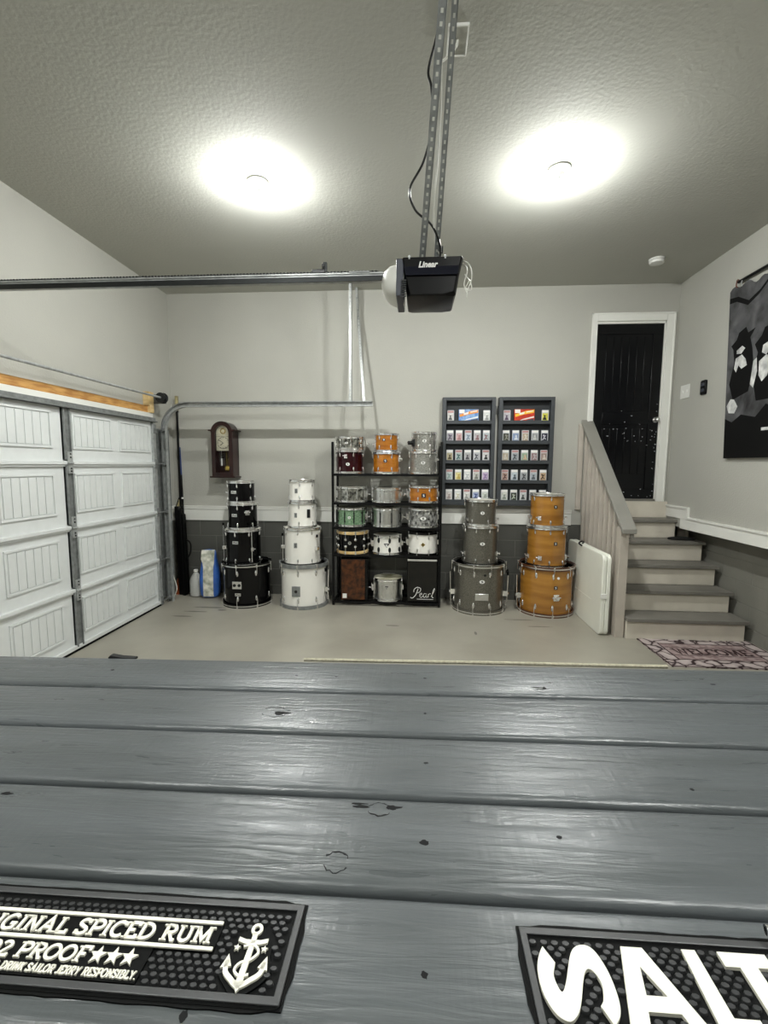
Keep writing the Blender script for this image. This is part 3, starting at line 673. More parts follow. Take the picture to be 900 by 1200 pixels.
tag(MB().tube(spline([(3.36, -3.0, 2.79), (3.34, -2.97, 2.84), (3.27, -2.95, 2.87), (3.22, -3.0, 2.95), (3.21, -3.15, 3.06), (3.22, -3.28, 3.2), (3.225, -3.42, 3.34), (3.22, -3.55, 3.46), (3.235, -3.65, 3.6), (3.23, -3.7, 3.72), (3.24, -3.62, 3.785)], 8, False), .0045).build('white_wire', wirew_m), 'thin white wire running down between the opener strut strips', 'wire')
m = MB()
m.tube(spline([(3.3, -2.9, 2.82), (3.37, -3.05, 2.81), (3.41, -3.09, 2.77), (3.42, -3.1, 2.70), (3.4, -3.1, 2.64), (3.395, -3.1, 2.6)], 6, False), .003)
m.tube(spline([(3.3, -2.9, 2.825), (3.38, -3.03, 2.8), (3.395, -3.1, 2.74), (3.38, -3.1, 2.67), (3.40, -3.1, 2.62)], 6, False), .003)
m.tube(spline([(3.385, -3.08, 2.73), (3.405, -3.1, 2.69), (3.39, -3.1, 2.65), (3.42, -3.1, 2.64), (3.415, -3.1, 2.68), (3.4, -3.1, 2.7)], 6, False), .003)
tag(m.build('sensor_wires', wirew_m), 'loose tangle of thin white wires at right end of opener', 'wire')
m = MB(); rn = random.Random(5)
for k in range(4):
    m.tube(spline([(3.27+.02*k, -3.5-.03*k, 3.785), (3.25+.03*rn.random(), -3.6, 3.72), (3.22+.03*rn.random(), -3.66, 3.66), (3.23+.05*rn.random(), -3.68, 3.62), (3.21, -3.7, 3.56)], 6, False), .005)
tag(m.build('cable_bundle', wireb_m), 'bundle of black cables tied near ceiling end of strut', 'cable')

# ------------------------------------------------------------ drums
def drum(name, label, x, y, z0, z1, R, shell, kind='tom', n=6, a0=-90, hoop=None, head=None, badge=None, group=None, lug='oval', mid=None, lugm=None, face=-90, scale_lug=1, headkind='flat', inlay=None, strainer=None, cat=None, rods=True):
    lugm = lugm or chrome_m; hoop = hoop or chrome_m; head = head or head_m
    t = thing(name, label, cat or ('snare drum' if kind == 'snare' else ('bass drum' if kind == 'bass' else 'drum')), (x, y, z0), group=group)
    h = z1-z0; bass = kind == 'bass'
    Rs = R-(.024 if bass else .014)
    ed = .02 if bass else .012
    MB().lathe([(Rs-.008, ed), (Rs, ed+.003), (Rs, h-ed-.003), (Rs-.008, h-ed)], n=64).build('shell', shell, t)
    for e in (0, 1):
        if bass: pr = [(R-.014, 0), (R-.014, .042), (R, .042), (R, 0)]
        elif lug == 'tube_wood': pr = [(R-.012, 0), (R-.012, .034), (R-.002, .034), (R+.002, .02), (R, .002), (R-.003, 0)]
        elif kind == 'snare' or kind == 'tom': pr = [(R-.011, 0), (R-.013, .004), (R-.009, .007), (R-.009, .022), (R-.004, .024), (R+.0015, .024), (R+.0015, .020), (R-.004, .018), (R-.005, .006), (R-.003, .001)]
        hh = 0
        if e == 1: p2 = [(r_, h-z_) for r_, z_ in pr]
        else: p2 = pr
        MB().lathe(p2, n=64, closed=True).build('hoop', hoop, t)
        if inlay:
            zz = .015 if e == 0 else h-.027
            MB().lathe([(R, zz), (R+.0015, zz), (R+.0015, zz+.012), (R, zz+.012)], n=64, closed=True).build('hoop_inlay', inlay, t)
        zi = h-.02 if bass else h-.006
        zz = zi if e else (.02 if bass else .006)
        MB().lathe([(R-.014 if bass else R-.0125, zz-.004 if e else zz), (R-.014 if bass else R-.0125, zz if e else zz+.004), (.0005, zz if e else zz+.004)] if e else [(.0005, zz), (R-.014 if bass else R-.0125, zz), (R-.014 if bass else R-.0125, zz+.004)], n=48).build('head', head, t)
    # lugs + rods
    def lug_mesh():
        m = MB(); s = scale_lug
        if kind == 'bass': m.ball((0, 0, 0), .0145, 12, (.9, 1.0, 2.6)); m.cyl((-.004, 0, 0), (.012, 0, 0), .01, n=12)
        elif lug in ('tube', 'tube_wood'): m.ball((.012, 0, 0), .0125*s, 12); m.cyl((0, 0, 0), (.012, 0, 0), .007, n=10)
        elif lug == 'bridge': m.cyl((.010, 0, -mid*.5), (.010, 0, mid*.5), .0065, n=10); m.box(-.003, .01, -.006, .006, -mid*.5+.004, -mid*.5+.018); m.box(-.003, .01, -.006, .006, mid*.5-.018, mid*.5-.004)
        else: m.ball((.004, 0, 0), .0115*s, 12, (.9, .95, 1.9)); m.cyl((-.003, 0, 0), (.010, 0, 0), .008*s, n=12)
        return m
    zl = .105 if bass else (.058 if h > .2 else .052)
    proto = None; rproto = None; cproto = None
    for i in range(n):
        a = rad(a0+360*i/n)
        for e in ((0, 1) if lug != 'bridge' else (0,)):
            zz = (h/2 if lug == 'bridge' else (zl if e == 0 else h-zl)) if mid is None or lug == 'bridge' else h/2+(mid if e else -mid)
            if proto is None: proto = lug_mesh().build('lug', lugm, t); o = proto
            else: o = copy_part(proto, t)
            o.location = (Rs*cos(a), Rs*sin(a), zz); o.rotation_euler = (0, 0, a)
            if not rods: continue
        for e in (0, 1):
            L_ = (zl if mid is None or lug == 'bridge' else h/2-mid)-.004; ro = (R+.009 if bass else Rs+.0125) if True else 0
            if rproto is None:
                b = MB(); b.cyl((0, 0, 0), (0, 0, L_), .0036, n=6); b.cyl((0, 0, -.008), (0, 0, .004), .0055, n=8); rproto = b.build('tension_rod', lugm if lug != 'tube_wood' else chrome_m, t); o = rproto
            else: o = copy_part(rproto, t)
            o.location = (ro*cos(a), ro*sin(a), .004 if e == 0 else h-.004)
            o.rotation_euler = (0 if e == 0 else pi, 0, 0)
            if bass or lug == 'tube_wood':
                if cproto is None:
                    b = MB(); b.box(-.022, .012, -.008, .008, -.006, -.001); b.box(.001, .006, -.009, .009, -.006, .03); b.box(-.022, -.018, -.006, .006, -.006, .012); cproto = b.build('claw_hook', lugm, t, .001); o = cproto
                else: o = copy_part(cproto, t)
                o.location = (R*cos(a), R*sin(a), .004 if e == 0 else h-.004); o.rotation_euler = (0, 0, a) if e == 0 else (pi, 0, a)
    if badge:
        bw, bh, bz, bm, shape, da = badge
        a = rad(face+da)
        M = Matrix.Translation((Rs*cos(a), Rs*sin(a), bz)) @ Matrix.Rotation(a+pi/2, 4, 'Z') @ XZ
        if shape == 'rect': P_ = rrect(-bw/2, bw/2, -bh/2, bh/2, .004, 2)
        elif shape == 'oval': P_ = arc(0, 0, bw/2, 0, 360, 16, bh/2)[:-1]
        elif shape == 'tri': P_ = [(-bw/2, bh/2), (bw/2, bh/2), (bw*.2, -bh*.1), (0, -bh/2), (-bw*.2, -bh*.1)]
        elif shape == 'diamond': P_ = [(-bw/2, 0), (0, bh/2), (bw/2, 0), (0, -bh/2)]
        o = MB().prism(P_, -.002, .0025, M).build('badge', bm, t)
        if bw > .03:
            mk = darkmark_m if bm is not darkmark_m else mark_m
            m = MB()
            if shape == 'rect' and bw > bh: m.strip([(-bw*.35, -bh*.2), (-bw*.15, bh*.25), (-bw*.05, -.1*bh), (bw*.1, .05*bh), (bw*.2, -.15*bh), (bw*.38, 0)], bh*.12, .0025, .003, M)
            else: m.strip([(bw*.15, bh*.25), (-bw*.15, bh*.15), (bw*.15, -bh*.1), (-bw*.15, -bh*.25)], bw*.12, .0025, .003, M)
            m.build('badge_mark', mk, o)
    if strainer is not None:
        a = rad(strainer); m = MB()
        m.box(-.002, .026, -.02, .02, h/2-.035, h/2+.04); m.cyl((.02, 0, h/2-.0), (.055, 0, h/2), .006); m.ball((.055, 0, h/2), .011, 10); m.box(.026, .034, -.007, .007, h/2-.02, h/2+.06); m.box(-.002, .012, -.016, .016, .01, .03)
        m.build('strainer', chrome_m, t, .002, M=Matrix.Rotation(a, 4, 'Z') @ Matrix.Translation((Rs, 0, 0)))
        m = MB(); m.box(-.002, .018, -.014, .014, h/2-.03, h/2+.03); m.build('butt_plate', chrome_m, t, .002, M=Matrix.Rotation(a+pi, 4, 'Z') @ Matrix.Translation((Rs, 0, 0)))
    t['_R'] = Rs; t['_h'] = h
    return t
def leg_rods(t, angles, z0, z1, rb=.0, brk=None):
    R = t['_R']
    for a in angles:
        ar = rad(a); x, y = (R+.026)*cos(ar), (R+.026)*sin(ar)
        m = MB(); m.cyl((x, y, z0), (x, y, z1), .0055, n=10); m.cyl((x, y, z0-.004), (x, y, z0+.03), .010, n=10)
        l = m.build('leg', chrome_m, t)
        zb = brk if brk is not None else t['_h']*.45
        b = MB(); b.box(0, .045, -.016, .016, zb-.022, zb+.022); b.cyl((.03, .0, zb), (.03, .035, zb), .006); b.ball((.03, .036, zb), .01, 8)
        b.build('leg_bracket', chrome_m, t, .003, M=Matrix.Rotation(ar, 4, 'Z') @ Matrix.Translation((R-.002, 0, 0)))
        m = MB(); m.cyl((x, y, z1-.002), (x, y, z1+.03), .012, n=12); m.build('rubber_foot', rub_m, l)
def mount(t, a, z, s=1, name='tom_mount', m_=None):
    R = t['_R']; b = MB(); b.box(-.002, .014, -.024*s, .024*s, -.028*s, .028*s); b.cyl((.01, 0, 0), (.045*s, 0, 0), .016*s, n=12); b.cyl((.03*s, -.03*s, .008), (.03*s, .03*s, .008), .007*s, n=10); b.ball((.03*s, -.033*s, .008), .012*s, 8)
    b.build(name, m_ or chrome_m, t, .002, M=Matrix.Rotation(rad(a), 4, 'Z') @ Matrix.Translation((R, 0, z)))
def spurs(t, angs, z=.2):
    R = t['_R']
    for a in angs:
        ar = rad(a); m = MB(); m.cyl((R+.04, 0, z-.13), (R+.05, 0, z+.24), .008, n=10); m.box(-.002, .05, -.022, .022, z-.03, z+.03); m.ball((R*0+.05, 0, z), .018, 10)
        m.v = [(x+(0 if x > R*.5 else R), y, zz) for x, y, zz in m.v]
        l = m.build('spur', chrome_m, t, .001, M=Matrix.Rotation(ar, 4, 'Z'))
        MB().cyl((R+.0502, 0, z+.23), (R+.0502, 0, z+.27), .013, n=12).build('rubber_tip', rub_m, l, M=Matrix.Rotation(ar, 4, 'Z'))

# black stack
x0, y0 = 1.07, -.345
b = drum('bass_drum', 'large black lacquer bass drum on the floor under the black drum stack', x0, y0, 0, .515, .297, gloss_black, 'bass', 8, -93+0, hoop=gloss_black, head=headclr_m, badge=(.07, .035, .16, chrom2_m, 'rect', -3), inlay=chrome_m, group='black drum set stacked by the clock')
m = MB(); m.box(-.055, .055, -.012, .0, -.045, .045); m.build('mount_plate', chrome_m, b, .004, M=Matrix.Translation((-.02, -b['_R'], .275)))
for hx in (-.028, .028): MB().cyl((hx, -.012, 0), (hx, -.016, 0), .018, n=16).build('mount_hole', darkst_m, b, M=Matrix.Translation((-.02, -b['_R']-.001, .275)))
b = drum('floor_tom', 'black floor tom with raised chrome legs, resting on black bass drum', 1.035, y0, .497, .915, .218, gloss_black, 'tom', 8, -96, badge=(.07, .035, .27, chrom2_m, 'rect', -6), group='black drum set stacked by the clock')
leg_rods(b, (-165, -45, 75), .02, .46)
drum('rack_tom', 'black tom with chrome rims on the black floor tom, second in stack', 1.035, y0, .917, 1.227, .182, gloss_black, 'tom', 6, -90, badge=(.07, .035, .17, chrom2_m, 'rect', -14), group='black drum set stacked by the clock')
b = bpy.data.objects['rack_tom']; mount(b, -52, .2)
b = drum('rack_tom', 'smallest black tom at the top of black stack below clock', 1.025, y0, 1.229, 1.487, .166, gloss_black, 'tom', 6, -88, badge=(.07, .035, .13, chrom2_m, 'rect', -14), group='black drum set stacked by the clock'); mount(b, 175, .12)
# white stack
x0, y0 = 1.78, -.34
b = drum('bass_drum', 'large white bass drum with grey hoops at base of white stack', x0, y0, 0, .525, .295, gloss_white, 'bass', 8, -91, hoop=galvd_m, head=headclr_m, group='white drum set stack'); spurs(b, (-12,), .2)
m = MB(); m.box(-.05, .05, -.006, .006, -.062, .062); o = m.build('badge_plate', galvd_m, b, .003, M=Matrix.Translation((-.03, -b['_R'], .215)))
MB().cyl((0, -.006, 0), (0, -.012, 0), .018, n=16).build('mount_hole', darkmark_m, o)
b = drum('floor_tom', 'white floor tom with chrome legs, resting on white bass drum', 1.765, y0, .507, .945, .225, gloss_white, 'tom', 8, -91, badge=(.04, .06, .24, galvd_m, 'rect', -8), group='white drum set stack')
leg_rods(b, (-170, -30, 90), .02, .33)
b = drum('rack_tom', 'white tom between white floor tom and smallest white tom', 1.768, y0, .947, 1.25, .176, gloss_white, 'tom', 6, -90, badge=(.035, .055, .15, galvd_m, 'rect', -14), group='white drum set stack')
m = MB(); m.box(-.02, .02, -.01, .002, -.05, .05); m.build('mount_plate', darkst_m, b, .003, M=Matrix.Rotation(rad(40), 4, 'Z') @ Matrix.Translation((0, -b['_R'], .17)))
drum('rack_tom', 'smallest white tom on top of the white stack', 1.766, y0, 1.252, 1.51, .164, gloss_white, 'tom', 6, -86, badge=(.035, .055, .13, galvd_m, 'rect', -12), group='white drum set stack')
# grey sparkle stack
x0, y0 = 3.885, -.345
b = drum('bass_drum', 'dark grey sparkle bass drum at the base of grey stack', x0, y0, 0, .57, .31, grey_spark, 'bass', 10, -72, hoop=grey_spark, head=headclr_m, badge=(.06, .04, .385, mark_m, 'oval', 0), inlay=chrom2_m, group='grey sparkle drum set stack'); spurs(b, (-178, -10), .2)
m = MB(); m.box(-.075, .075, -.012, .004, -.04, .04); m.build('mount_plate', chrom2_m, b, .006, M=Matrix.Translation((0, -b['_R'], .21)))
MB().cyl((.03, -b['_R']+.006, .46), (.03, -b['_R']-.001, .46), .014, n=16).build('air_vent', darkmark_m, b)
b = drum('floor_tom', 'dark grey sparkle floor tom on the grey bass drum', 3.89, y0, .552, 1.0, .21, grey_spark, 'tom', 8, -111, badge=(.055, .035, .25, mark_m, 'oval', 0), group='grey sparkle drum set stack')
for a in (-160, -20, 80): mount(b, a, .12, .9, 'leg_bracket')
b = drum('rack_tom', 'dark grey sparkle tom at top of grey stack below card cabinet', 3.885, y0, 1.002, 1.3, .189, grey_spark, 'tom', 6, -68, badge=(.045, .035, .15, mark_m, 'oval', 0), group='grey sparkle drum set stack')
for a in (-150, -10, 90): mount(b, a, .07, .8, 'leg_bracket')
# amber wood stack
x0, y0 = 4.66, -.36
b = drum('bass_drum', 'amber wood bass drum with dark hoops at base of wood stack', x0, y0, 0, .57, .315, amber_m, 'bass', 10, -90, hoop=amberd_m, head=headclr_m, badge=(.04, .04, .34, darkmark_m, 'rect', 6), inlay=chrom2_m, group='amber wood drum set stack'); spurs(b, (-176,), .18)
mount(b, -83, .23, 1.3, 'tom_mount')
MB().cyl((.055, -b['_R']+.008, .45), (.055, -b['_R']-.001, .45), .014, n=16).build('air_vent', mark_m, b)
b = drum('floor_tom', 'amber wood floor tom on the amber bass drum', 4.648, y0, .552, 1.0, .226, amber_m, 'tom', 8, -95, badge=(.04, .04, .27, darkmark_m, 'rect', 12), group='amber wood drum set stack')
for a in (-170, -122, -15): mount(b, a, .1, .9, 'leg_bracket')
b = drum('rack_tom', 'amber wood tom on top of the wood stack by railing', 4.64, y0, 1.002, 1.375, .198, amber_m, 'tom', 6, -92, badge=(.038, .038, .23, darkmark_m, 'rect', 14), group='amber wood drum set stack')
for a in (-170, -128, -15): mount(b, a, .1, .85, 'leg_bracket')

# ------------------------------------------------------------ rack
rk = thing('shelving_rack', 'black metal five tier rack holding snare drums and toms', 'rack', (2.785, -.22, 0))
RX, RY = .635, .18
for sx in (-1, 1):
    for sy in (-1, 1):
        MB().box(sx*RX-.014, sx*RX+.014, sy*(RY-.014)-.014, sy*(RY-.014)+.014, .0, 1.955 if sy < 0 else 1.92).build('post', black_m, rk, .003)
levels = [.055, .625, .955, 1.245, 1.585]
for z in levels:
    m = MB()
    for sy in (-1, 1): m.box(-RX, RX, sy*RY-.008, sy*RY+.008, z-.026, z)
    for sx in (-1, 1): m.box(sx*RX-.008, sx*RX+.008, -RY, RY, z-.026, z)
    for k in range(9): m.box(-RX, RX, -RY+.02+k*.04-.003, -RY+.02+k*.04+.003, z-.006, z)
    for k in range(5): m.box(-RX+.2+k*.21, -RX+.206+k*.21, -RY, RY, z-.012, z-.006)
    m.build('shelf', black_m, rk)
g1 = 'snare drums and toms on the black rack'
yc = -.22
def sn(lab, x, z0, z1, R, shell, **k): return drum('snare_drum', lab, x, yc, z0, z1, R, shell, 'snare', group=g1, **k)
z5 = 1.586
drum('rack_tom', 'dark maroon tom standing on top left of the rack', 2.327, yc, z5, 1.862, .173, maroon_m, 'tom', 6, -66, badge=(.045, .035, .11, mark_m, 'oval', 0), group=g1)
mount(bpy.data.objects[[o.name for o in bpy.data.objects if o.get('label', '').startswith('dark maroon')][0]], -98, .2, .8)
sn('chrome patterned snare drum stacked on the maroon tom', 2.335, 1.864, 2.018, .178, pewter_m, n=8, a0=-80, strainer=-5, badge=(.04, .02, .08, mark_m, 'oval', -8))
b = drum('rack_tom', 'orange wood tom on top middle of rack, under smaller orange tom', 2.768, yc, z5, 1.84, .168, orange_m, 'tom', 6, -62, badge=(.045, .045, .15, darkmark_m, 'oval', 0), group=g1); mount(b, -8, .17, .9, m_=white_pl)
b = drum('rack_tom', 'small orange wood tom on the larger orange tom', 2.771, yc, 1.842, 2.06, .145, orange_m, 'tom', 6, -64, badge=(.04, .035, .14, darkmark_m, 'oval', -10), group=g1); mount(b, 170, .09, .9)
b = drum('rack_tom', 'silver sparkle tom on top right of rack, the lower of two', 3.207, yc, z5, 1.848, .168, silver_spark, 'tom', 6, -60, badge=(.05, .035, .13, mark_m, 'oval', 0), group=g1); mount(b, -10, .17, .9)
b = drum('rack_tom', 'silver sparkle tom with dark mount bracket, highest at right of rack', 3.22, yc, 1.85, 2.075, .147, silver_spark, 'tom', 6, -60, badge=(.05, .035, .12, mark_m, 'oval', 0), group=g1); mount(b, -160, .1, 1.5, m_=darkst_m)
z4 = 1.246
sn('patterned chrome snare drum at the left of second rack shelf', 2.35, z4, 1.43, .186, pewter_m, n=10, a0=-98, lug='bridge', mid=.09, strainer=-8)
sn('smooth silver snare drum in the middle of second rack shelf', 2.775, z4, 1.418, .181, chrom2_m, n=8, a0=-67, lug='bridge', mid=.05, strainer=-10, badge=(.05, .02, .125, darkmark_m, 'tri', 0))
sn('orange wood snare drum at the right of second rack shelf', 3.22, z4, 1.446, .184, orange_m, n=8, a0=-67, badge=(.05, .05, .09, darkmark_m, 'rect', 0), strainer=-172)
z3 = .956
sn('green sparkle snare drum at the left of third rack shelf', 2.345, z3, 1.178, .187, green_m, n=10, a0=-72, lug='bridge', mid=.12, lugm=darkst_m, badge=(.035, .035, .11, mark_m, 'oval', 0), strainer=-8)
sn('ribbed silver snare drum in the middle of third rack shelf', 2.778, z3, 1.178, .187, chrom2_m, n=8, a0=-67, lug='bridge', mid=.12, lugm=darkst_m, strainer=-10)
sn('black and white oyster snare drum, right end of third rack shelf', 3.218, z3, 1.18, .187, oyster_m, n=8, a0=-67, badge=(.07, .04, .11, mark_m, 'oval', 0), strainer=-172)
z2 = .626
sn('black snare drum with pale wooden hoops on the fourth rack shelf', 2.36, z2, .895, .192, gloss_black, n=10, a0=-72-0, lug='tube_wood', hoop=maple_m, mid=.042, scale_lug=1.5, badge=(.04, .04, .135, chrom2_m, 'oval', -3))
sn('white snare drum with black lugs and triangular badge, fourth rack shelf', 2.79, z2, .853, .187, gloss_white, n=8, a0=-78, lugm=darkst_m, scale_lug=1.5, badge=(.07, .05, .11, darkmark_m, 'tri', 0), strainer=-170)
sn('white snare drum with black hoops and diamond badge, fourth rack shelf', 3.22, z2, .895, .187, gloss_white, n=8, a0=-68, hoop=gloss_black, head=headclr_m, lugm=chrom2_m, badge=(.05, .05, .13, brass_m, 'diamond', 0), strainer=-172)
sn('chrome snare drum with worn brown drumhead on lowest rack shelf', 2.8, .056, .325, .187, chrom2_m, n=8, a0=-66, head=headworn_m, lug='bridge', mid=.14, badge=(.04, .04, .17, darkmark_m, 'tri', -2), strainer=-172)
# cajons
cj = thing('cajon', 'brown burl fronted box drum on lowest rack shelf at left', 'cajon', (2.4, -.38, .056))
MB().box(-.165, .165, .012, .30, 0, .515).build('body', gloss_black, cj, .006)
MB().box(-.155, .128, 0, .0115, .012, .505).build('front_plate', burl_m, cj, .002)
MB().box(-.14, -.09, -.002, 0, .03, .085).build('sticker', mark_m, cj)
cj = thing('cajon', 'black box drum with white top edge and white script lettering on rack', 'cajon', (3.215, -.38, .056))
MB().box(-.178, .178, .006, .30, .0, .52).build('body', gloss_black, cj, .005)
MB().box(-.172, .172, 0, .0055, .012, .497).build('front_plate', cajd_m, cj, .001)
MB().box(-.174, .174, -.004, .005, .500, .522).build('top_edge', mark_m, cj, .002)
m = MB(); k = .0255/100   # script lettering strokes
def scr(P_, w): m.strip(spline([(x*.0037, y*.0037) for x, y in P_], 5, False), w, 0, .001, Matrix.Translation((-.075, -.001, .05)) @ XZ)
scr([(-17, 3), (-12, 0), (-6, 3), (2, 14), (8, 32)], .0075)
scr([(-6, 20), (-4, 30), (6, 36), (16, 32), (14, 22), (6, 17)], .0065)
scr([(14, 10), (20, 13), (19, 17), (14, 14), (14, 6), (19, 3), (25, 9)], .0055)
scr([(34, 15), (27, 15), (25, 7), (29, 3), (34, 10), (35, 15), (34, 5), (38, 4), (41, 10)], .0055)
scr([(41, 15), (41, 4)], .006); scr([(41, 10), (45, 16), (49, 15)], .0055)
scr([(50, 6), (58, 22), (61, 33), (57, 28), (53, 10), (54, 3), (58, 4)], .006)
scr([(4, -3), (30, -3), (57, -3)], .0055)
m.build('lettering', mark_m, cj)

# ------------------------------------------------------------ wall clock
ck = thing('wall_clock', 'dark mahogany pendulum wall clock with arched top and brass pendulum', 'clock', (.735, 0, 1.52))
def arched(hw, z0, zs_, r, n=14): return [(-hw, z0), (hw, z0), (hw, zs_)]+([(r, zs_)] if r < hw else [])+arc(0, zs_, r, 0, 180, n)[1:-1]+([(-r, zs_)] if r < hw else [])+[(-hw, zs_)]
m = MB(); m.box(-.135, -.115, -.185, -.001, .02, .575); m.box(.115, .135, -.185, -.001, .02, .575); m.box(-.135, .135, -.03, -.001, .02, .6); m.build('case', clockw_m, ck, .003)
m = MB(); m.strip(arc(0, .555, .112, 0, 180, 18), .05, .17, .205, XZ); m.strip(arc(0, .555, .128, 0, 180, 18), .018, .001, .17, XZ); m.prism([(-.115, .555), (.115, .555)]+arc(0, .555, .115, 0, 180, 12)[1:-1], .001, .02, XZ); m.build('arched_crown', clockw_m, ck, .002)
m = MB(); m.box(-.17, -.125, -.205, -.001, .575, .592); m.box(.125, .17, -.205, -.001, .575, .592); m.build('cornice', clockw_m, ck, .003)
MB().box(-.16, .16, -.215, -.001, 0, .02).build('base', clockw_m, ck, .004)
m = MB(); m.box(-.135, -.086, -.2, -.185, .02, .56); m.box(.086, .135, -.2, -.185, .02, .56); m.box(-.086, .086, -.2, -.185, .02, .065)
fr = arc(0, .545, .086, 0, 180, 14)
m.build('door_frame', clockw_m, ck, .002)
m = MB(); m.prism([(-.087, .335), (.087, .335), (.087, .555)]+arc(0, .555, .087, 0, 180, 12)[1:-1]+[(-.087, .555)], .15, .155, XZ); m.build('dial', dial_m, ck)
m = MB(); m.strip(arc(0, .43, .072, 0, 360, 32)[:-1], .004, .156, .157, XZ, close=True)
for k in range(12):
    a = rad(30*k); m.strip([(.058*cos(a), .43+.058*sin(a)), (.068*cos(a), .43+.068*sin(a))], .005, .156, .157, XZ)
m.strip([(-.08, .51), (.08, .51)], .003, .156, .157, XZ); m.build('numeral_ring', darkmark_m, ck)
m = MB(); m.strip(arc(0, .575, .03, 0, 360, 20)[:-1], .012, .156, .158, XZ, close=True); m.build('moon_dial', brass_m, ck)
m = MB(); m.strip([(0, .43), (-.06, .47)], .006, .158, .16, XZ); m.strip([(0, .43), (-.035, .40)], .009, .158, .16, XZ); m.ball((0, -.16, .43), .006, 8); m.build('hands', darkmark_m, ck)
m = MB(); m.cyl((.02, -.12, .335), (.028, -.12, .13), .003, n=8); m.ball((.03, -.12, .115), .036, 20, (1, .25, 1)); m.build('pendulum', brass_m, ck)
for x, z in ((-.045, .15), (.06, .14)):
    m = MB(); m.cyl((x, -.11, z), (x, -.11, z+.09), .009, n=12); m.cyl((x, -.11, z+.09), (x, -.11, .335), .0015, n=6); m.build('weight', mark_m if x < 0 else brass_m, ck)
glass_m = mat('clock_glass', 'ffffff', .05, trans=1, alpha=.12)
m = MB(); m.prism([(-.086, .065), (.086, .065), (.086, .555)]+arc(0, .555, .086, 0, 180, 12)[1:-1]+[(-.086, .555)], .188, .190, XZ); m.build('glass', glass_m, ck)

# ------------------------------------------------------------ card cabinets
slab_m = mat('slab_case', 'c9ccd0', .2, coat=.5)
lab_m = [mat('slab_label_white', 'e8e6e2', .5), mat('slab_label_red', 'b88a88', .5)]
CM = {}
def colm(h):
    h = ''.join('%02x' % int(int(h[i:i+2], 16)*.8+51) for i in (0, 2, 4)) if int(h[:2], 16) > 96 else h
    if h not in CM: CM[h] = mat('card_print_'+h, h, .3, var=.35, vscale=60, coat=.4)
    return CM[h]
POS = ['far left', 'second from left', 'middle', 'second from right', 'far right']
ROWS = ['top', 'second', 'third', 'fourth', 'bottom']
def slab(x, z, lab, c1, c2, grp, red=0, style=0):
    t = thing('trading_card', lab, 'card', (x, -.055, z), group=grp)
    MB().prism(rrect(-.041, .041, 0, .136, .006, 2), 0, .007, XZ).build('case', slab_m, t)
    MB().box(-.035, .035, -.0085, -.0072, .106, .13).build('label_strip', lab_m[red], t)
    MB().box(-.033, .033, -.0085, -.0072, .008, .098).build('card', colm(c1), t)
    m = MB(); r_ = random.Random(int(x*1000+z*77))
    dx = r_.uniform(-.006, .006)
    if style == 0: m.prism(arc(dx, .066, .012, 0, 360, 10)[:-1], .0087, .0093, XZ); m.prism([(dx-.022, .02), (dx+.022, .02), (dx+.016, .046), (dx+.006, .053), (dx-.006, .053), (dx-.016, .046)], .0087, .0093, XZ)
    else: m.strip([(dx-.02, .02), (dx-.004, .04), (dx+.002, .06), (dx+.018, .075)], .012, .0087, .0093, XZ); m.prism(arc(dx-.006, .074, .01, 0, 360, 8)[:-1], .0087, .0093, XZ); m.strip([(dx+.002, .045), (dx+.02, .03)], .01, .0087, .0093, XZ)
    m.build('figure_print', colm(c2), t)
DATA = {
 'left': [[('d8d4cf', '5b5a5c', 'grey'), None, ('e2e2de', '8b8c8a', 'white')],
  [('8f8794', '51495a', 'purplish grey'), ('c79a9a', 'a86a6a', 'pink'), ('b9c4cf', '65758c', 'pale blue'), ('b3aeb0', '7b4a50', 'grey'), ('a9b5b8', '7a3c42', 'red topped')],
  [('b0a27c', '5b4f35', 'tan'), ('9fb0ae', '3f6b68', 'teal'), ('a6a4a6', '5c5a60', 'grey'), ('b1b3b8', '4c4e58', 'silver grey'), ('d6d6d4', '333538', 'white')],
  [('c5d0cf', '7fa09c', 'pale teal'), ('e6d98a', 'c9a83c', 'yellow'), ('e8e8e4', 'b9bcc0', 'bright white'), ('bdbfb4', '6a6c62', 'grey'), ('b9a0c4', '7b5c94', 'purple')],  # second card's bright yellow has gold glare painted into its colour
  [('e5dcd8', 'b5a09a', 'pinkish white'), ('f0f0ea', 'd8d4b8', 'bright white'), ('dcdcd6', '9a9b95', 'white'), ('8c9cc4', '3c4f8c', 'blue'), ('c8cdc2', '8a9484', 'greenish grey')]],  # second card coloured near white to paint the glare on its slab
 'right': [[('b9b4be', '5f4c66', 'violet grey'), None, ('d8d02c', '26281c', 'yellow')],
  [('4c4f44', '7c7d6c', 'dark green'), ('6f88b4', 'dfe5ee', 'blue'), ('b09a80', 'e0d5c4', 'tan'), ('8e9192', 'd0d0cc', 'grey'), ('23253a', 'c9c9d4', 'navy')],
  [('b8a88c', 'd9cfbf', 'tan'), ('8d949a', '3e444a', 'grey'), ('8fa888', 'd8b08a', 'green'), ('8a6a6c', 'c0b4b8', 'maroon grey'), ('8c7468', 'd8c8bc', 'brown')],
  [('b08a7c', '5b3c34', 'red brown'), ('b9c6d0', '56616c', 'pale blue'), ('8f9496', '3c4042', 'grey'), ('a3adb8', '5f6670', 'blue grey'), ('c09a70', '4a3826', 'orange brown')],
  [('d5d9d0', '7c867a', 'white'), ('3c4438', 'c2ccb8', 'dark green'), ('ccd0cc', '585c5a', 'pale grey'), ('c9c9c4', '8c8c8a', 'grey'), ('4c4a78', 'b8b6cc', 'violet')]]}
zsh = [2.215, 1.977, 1.742, 1.505, 1.262]
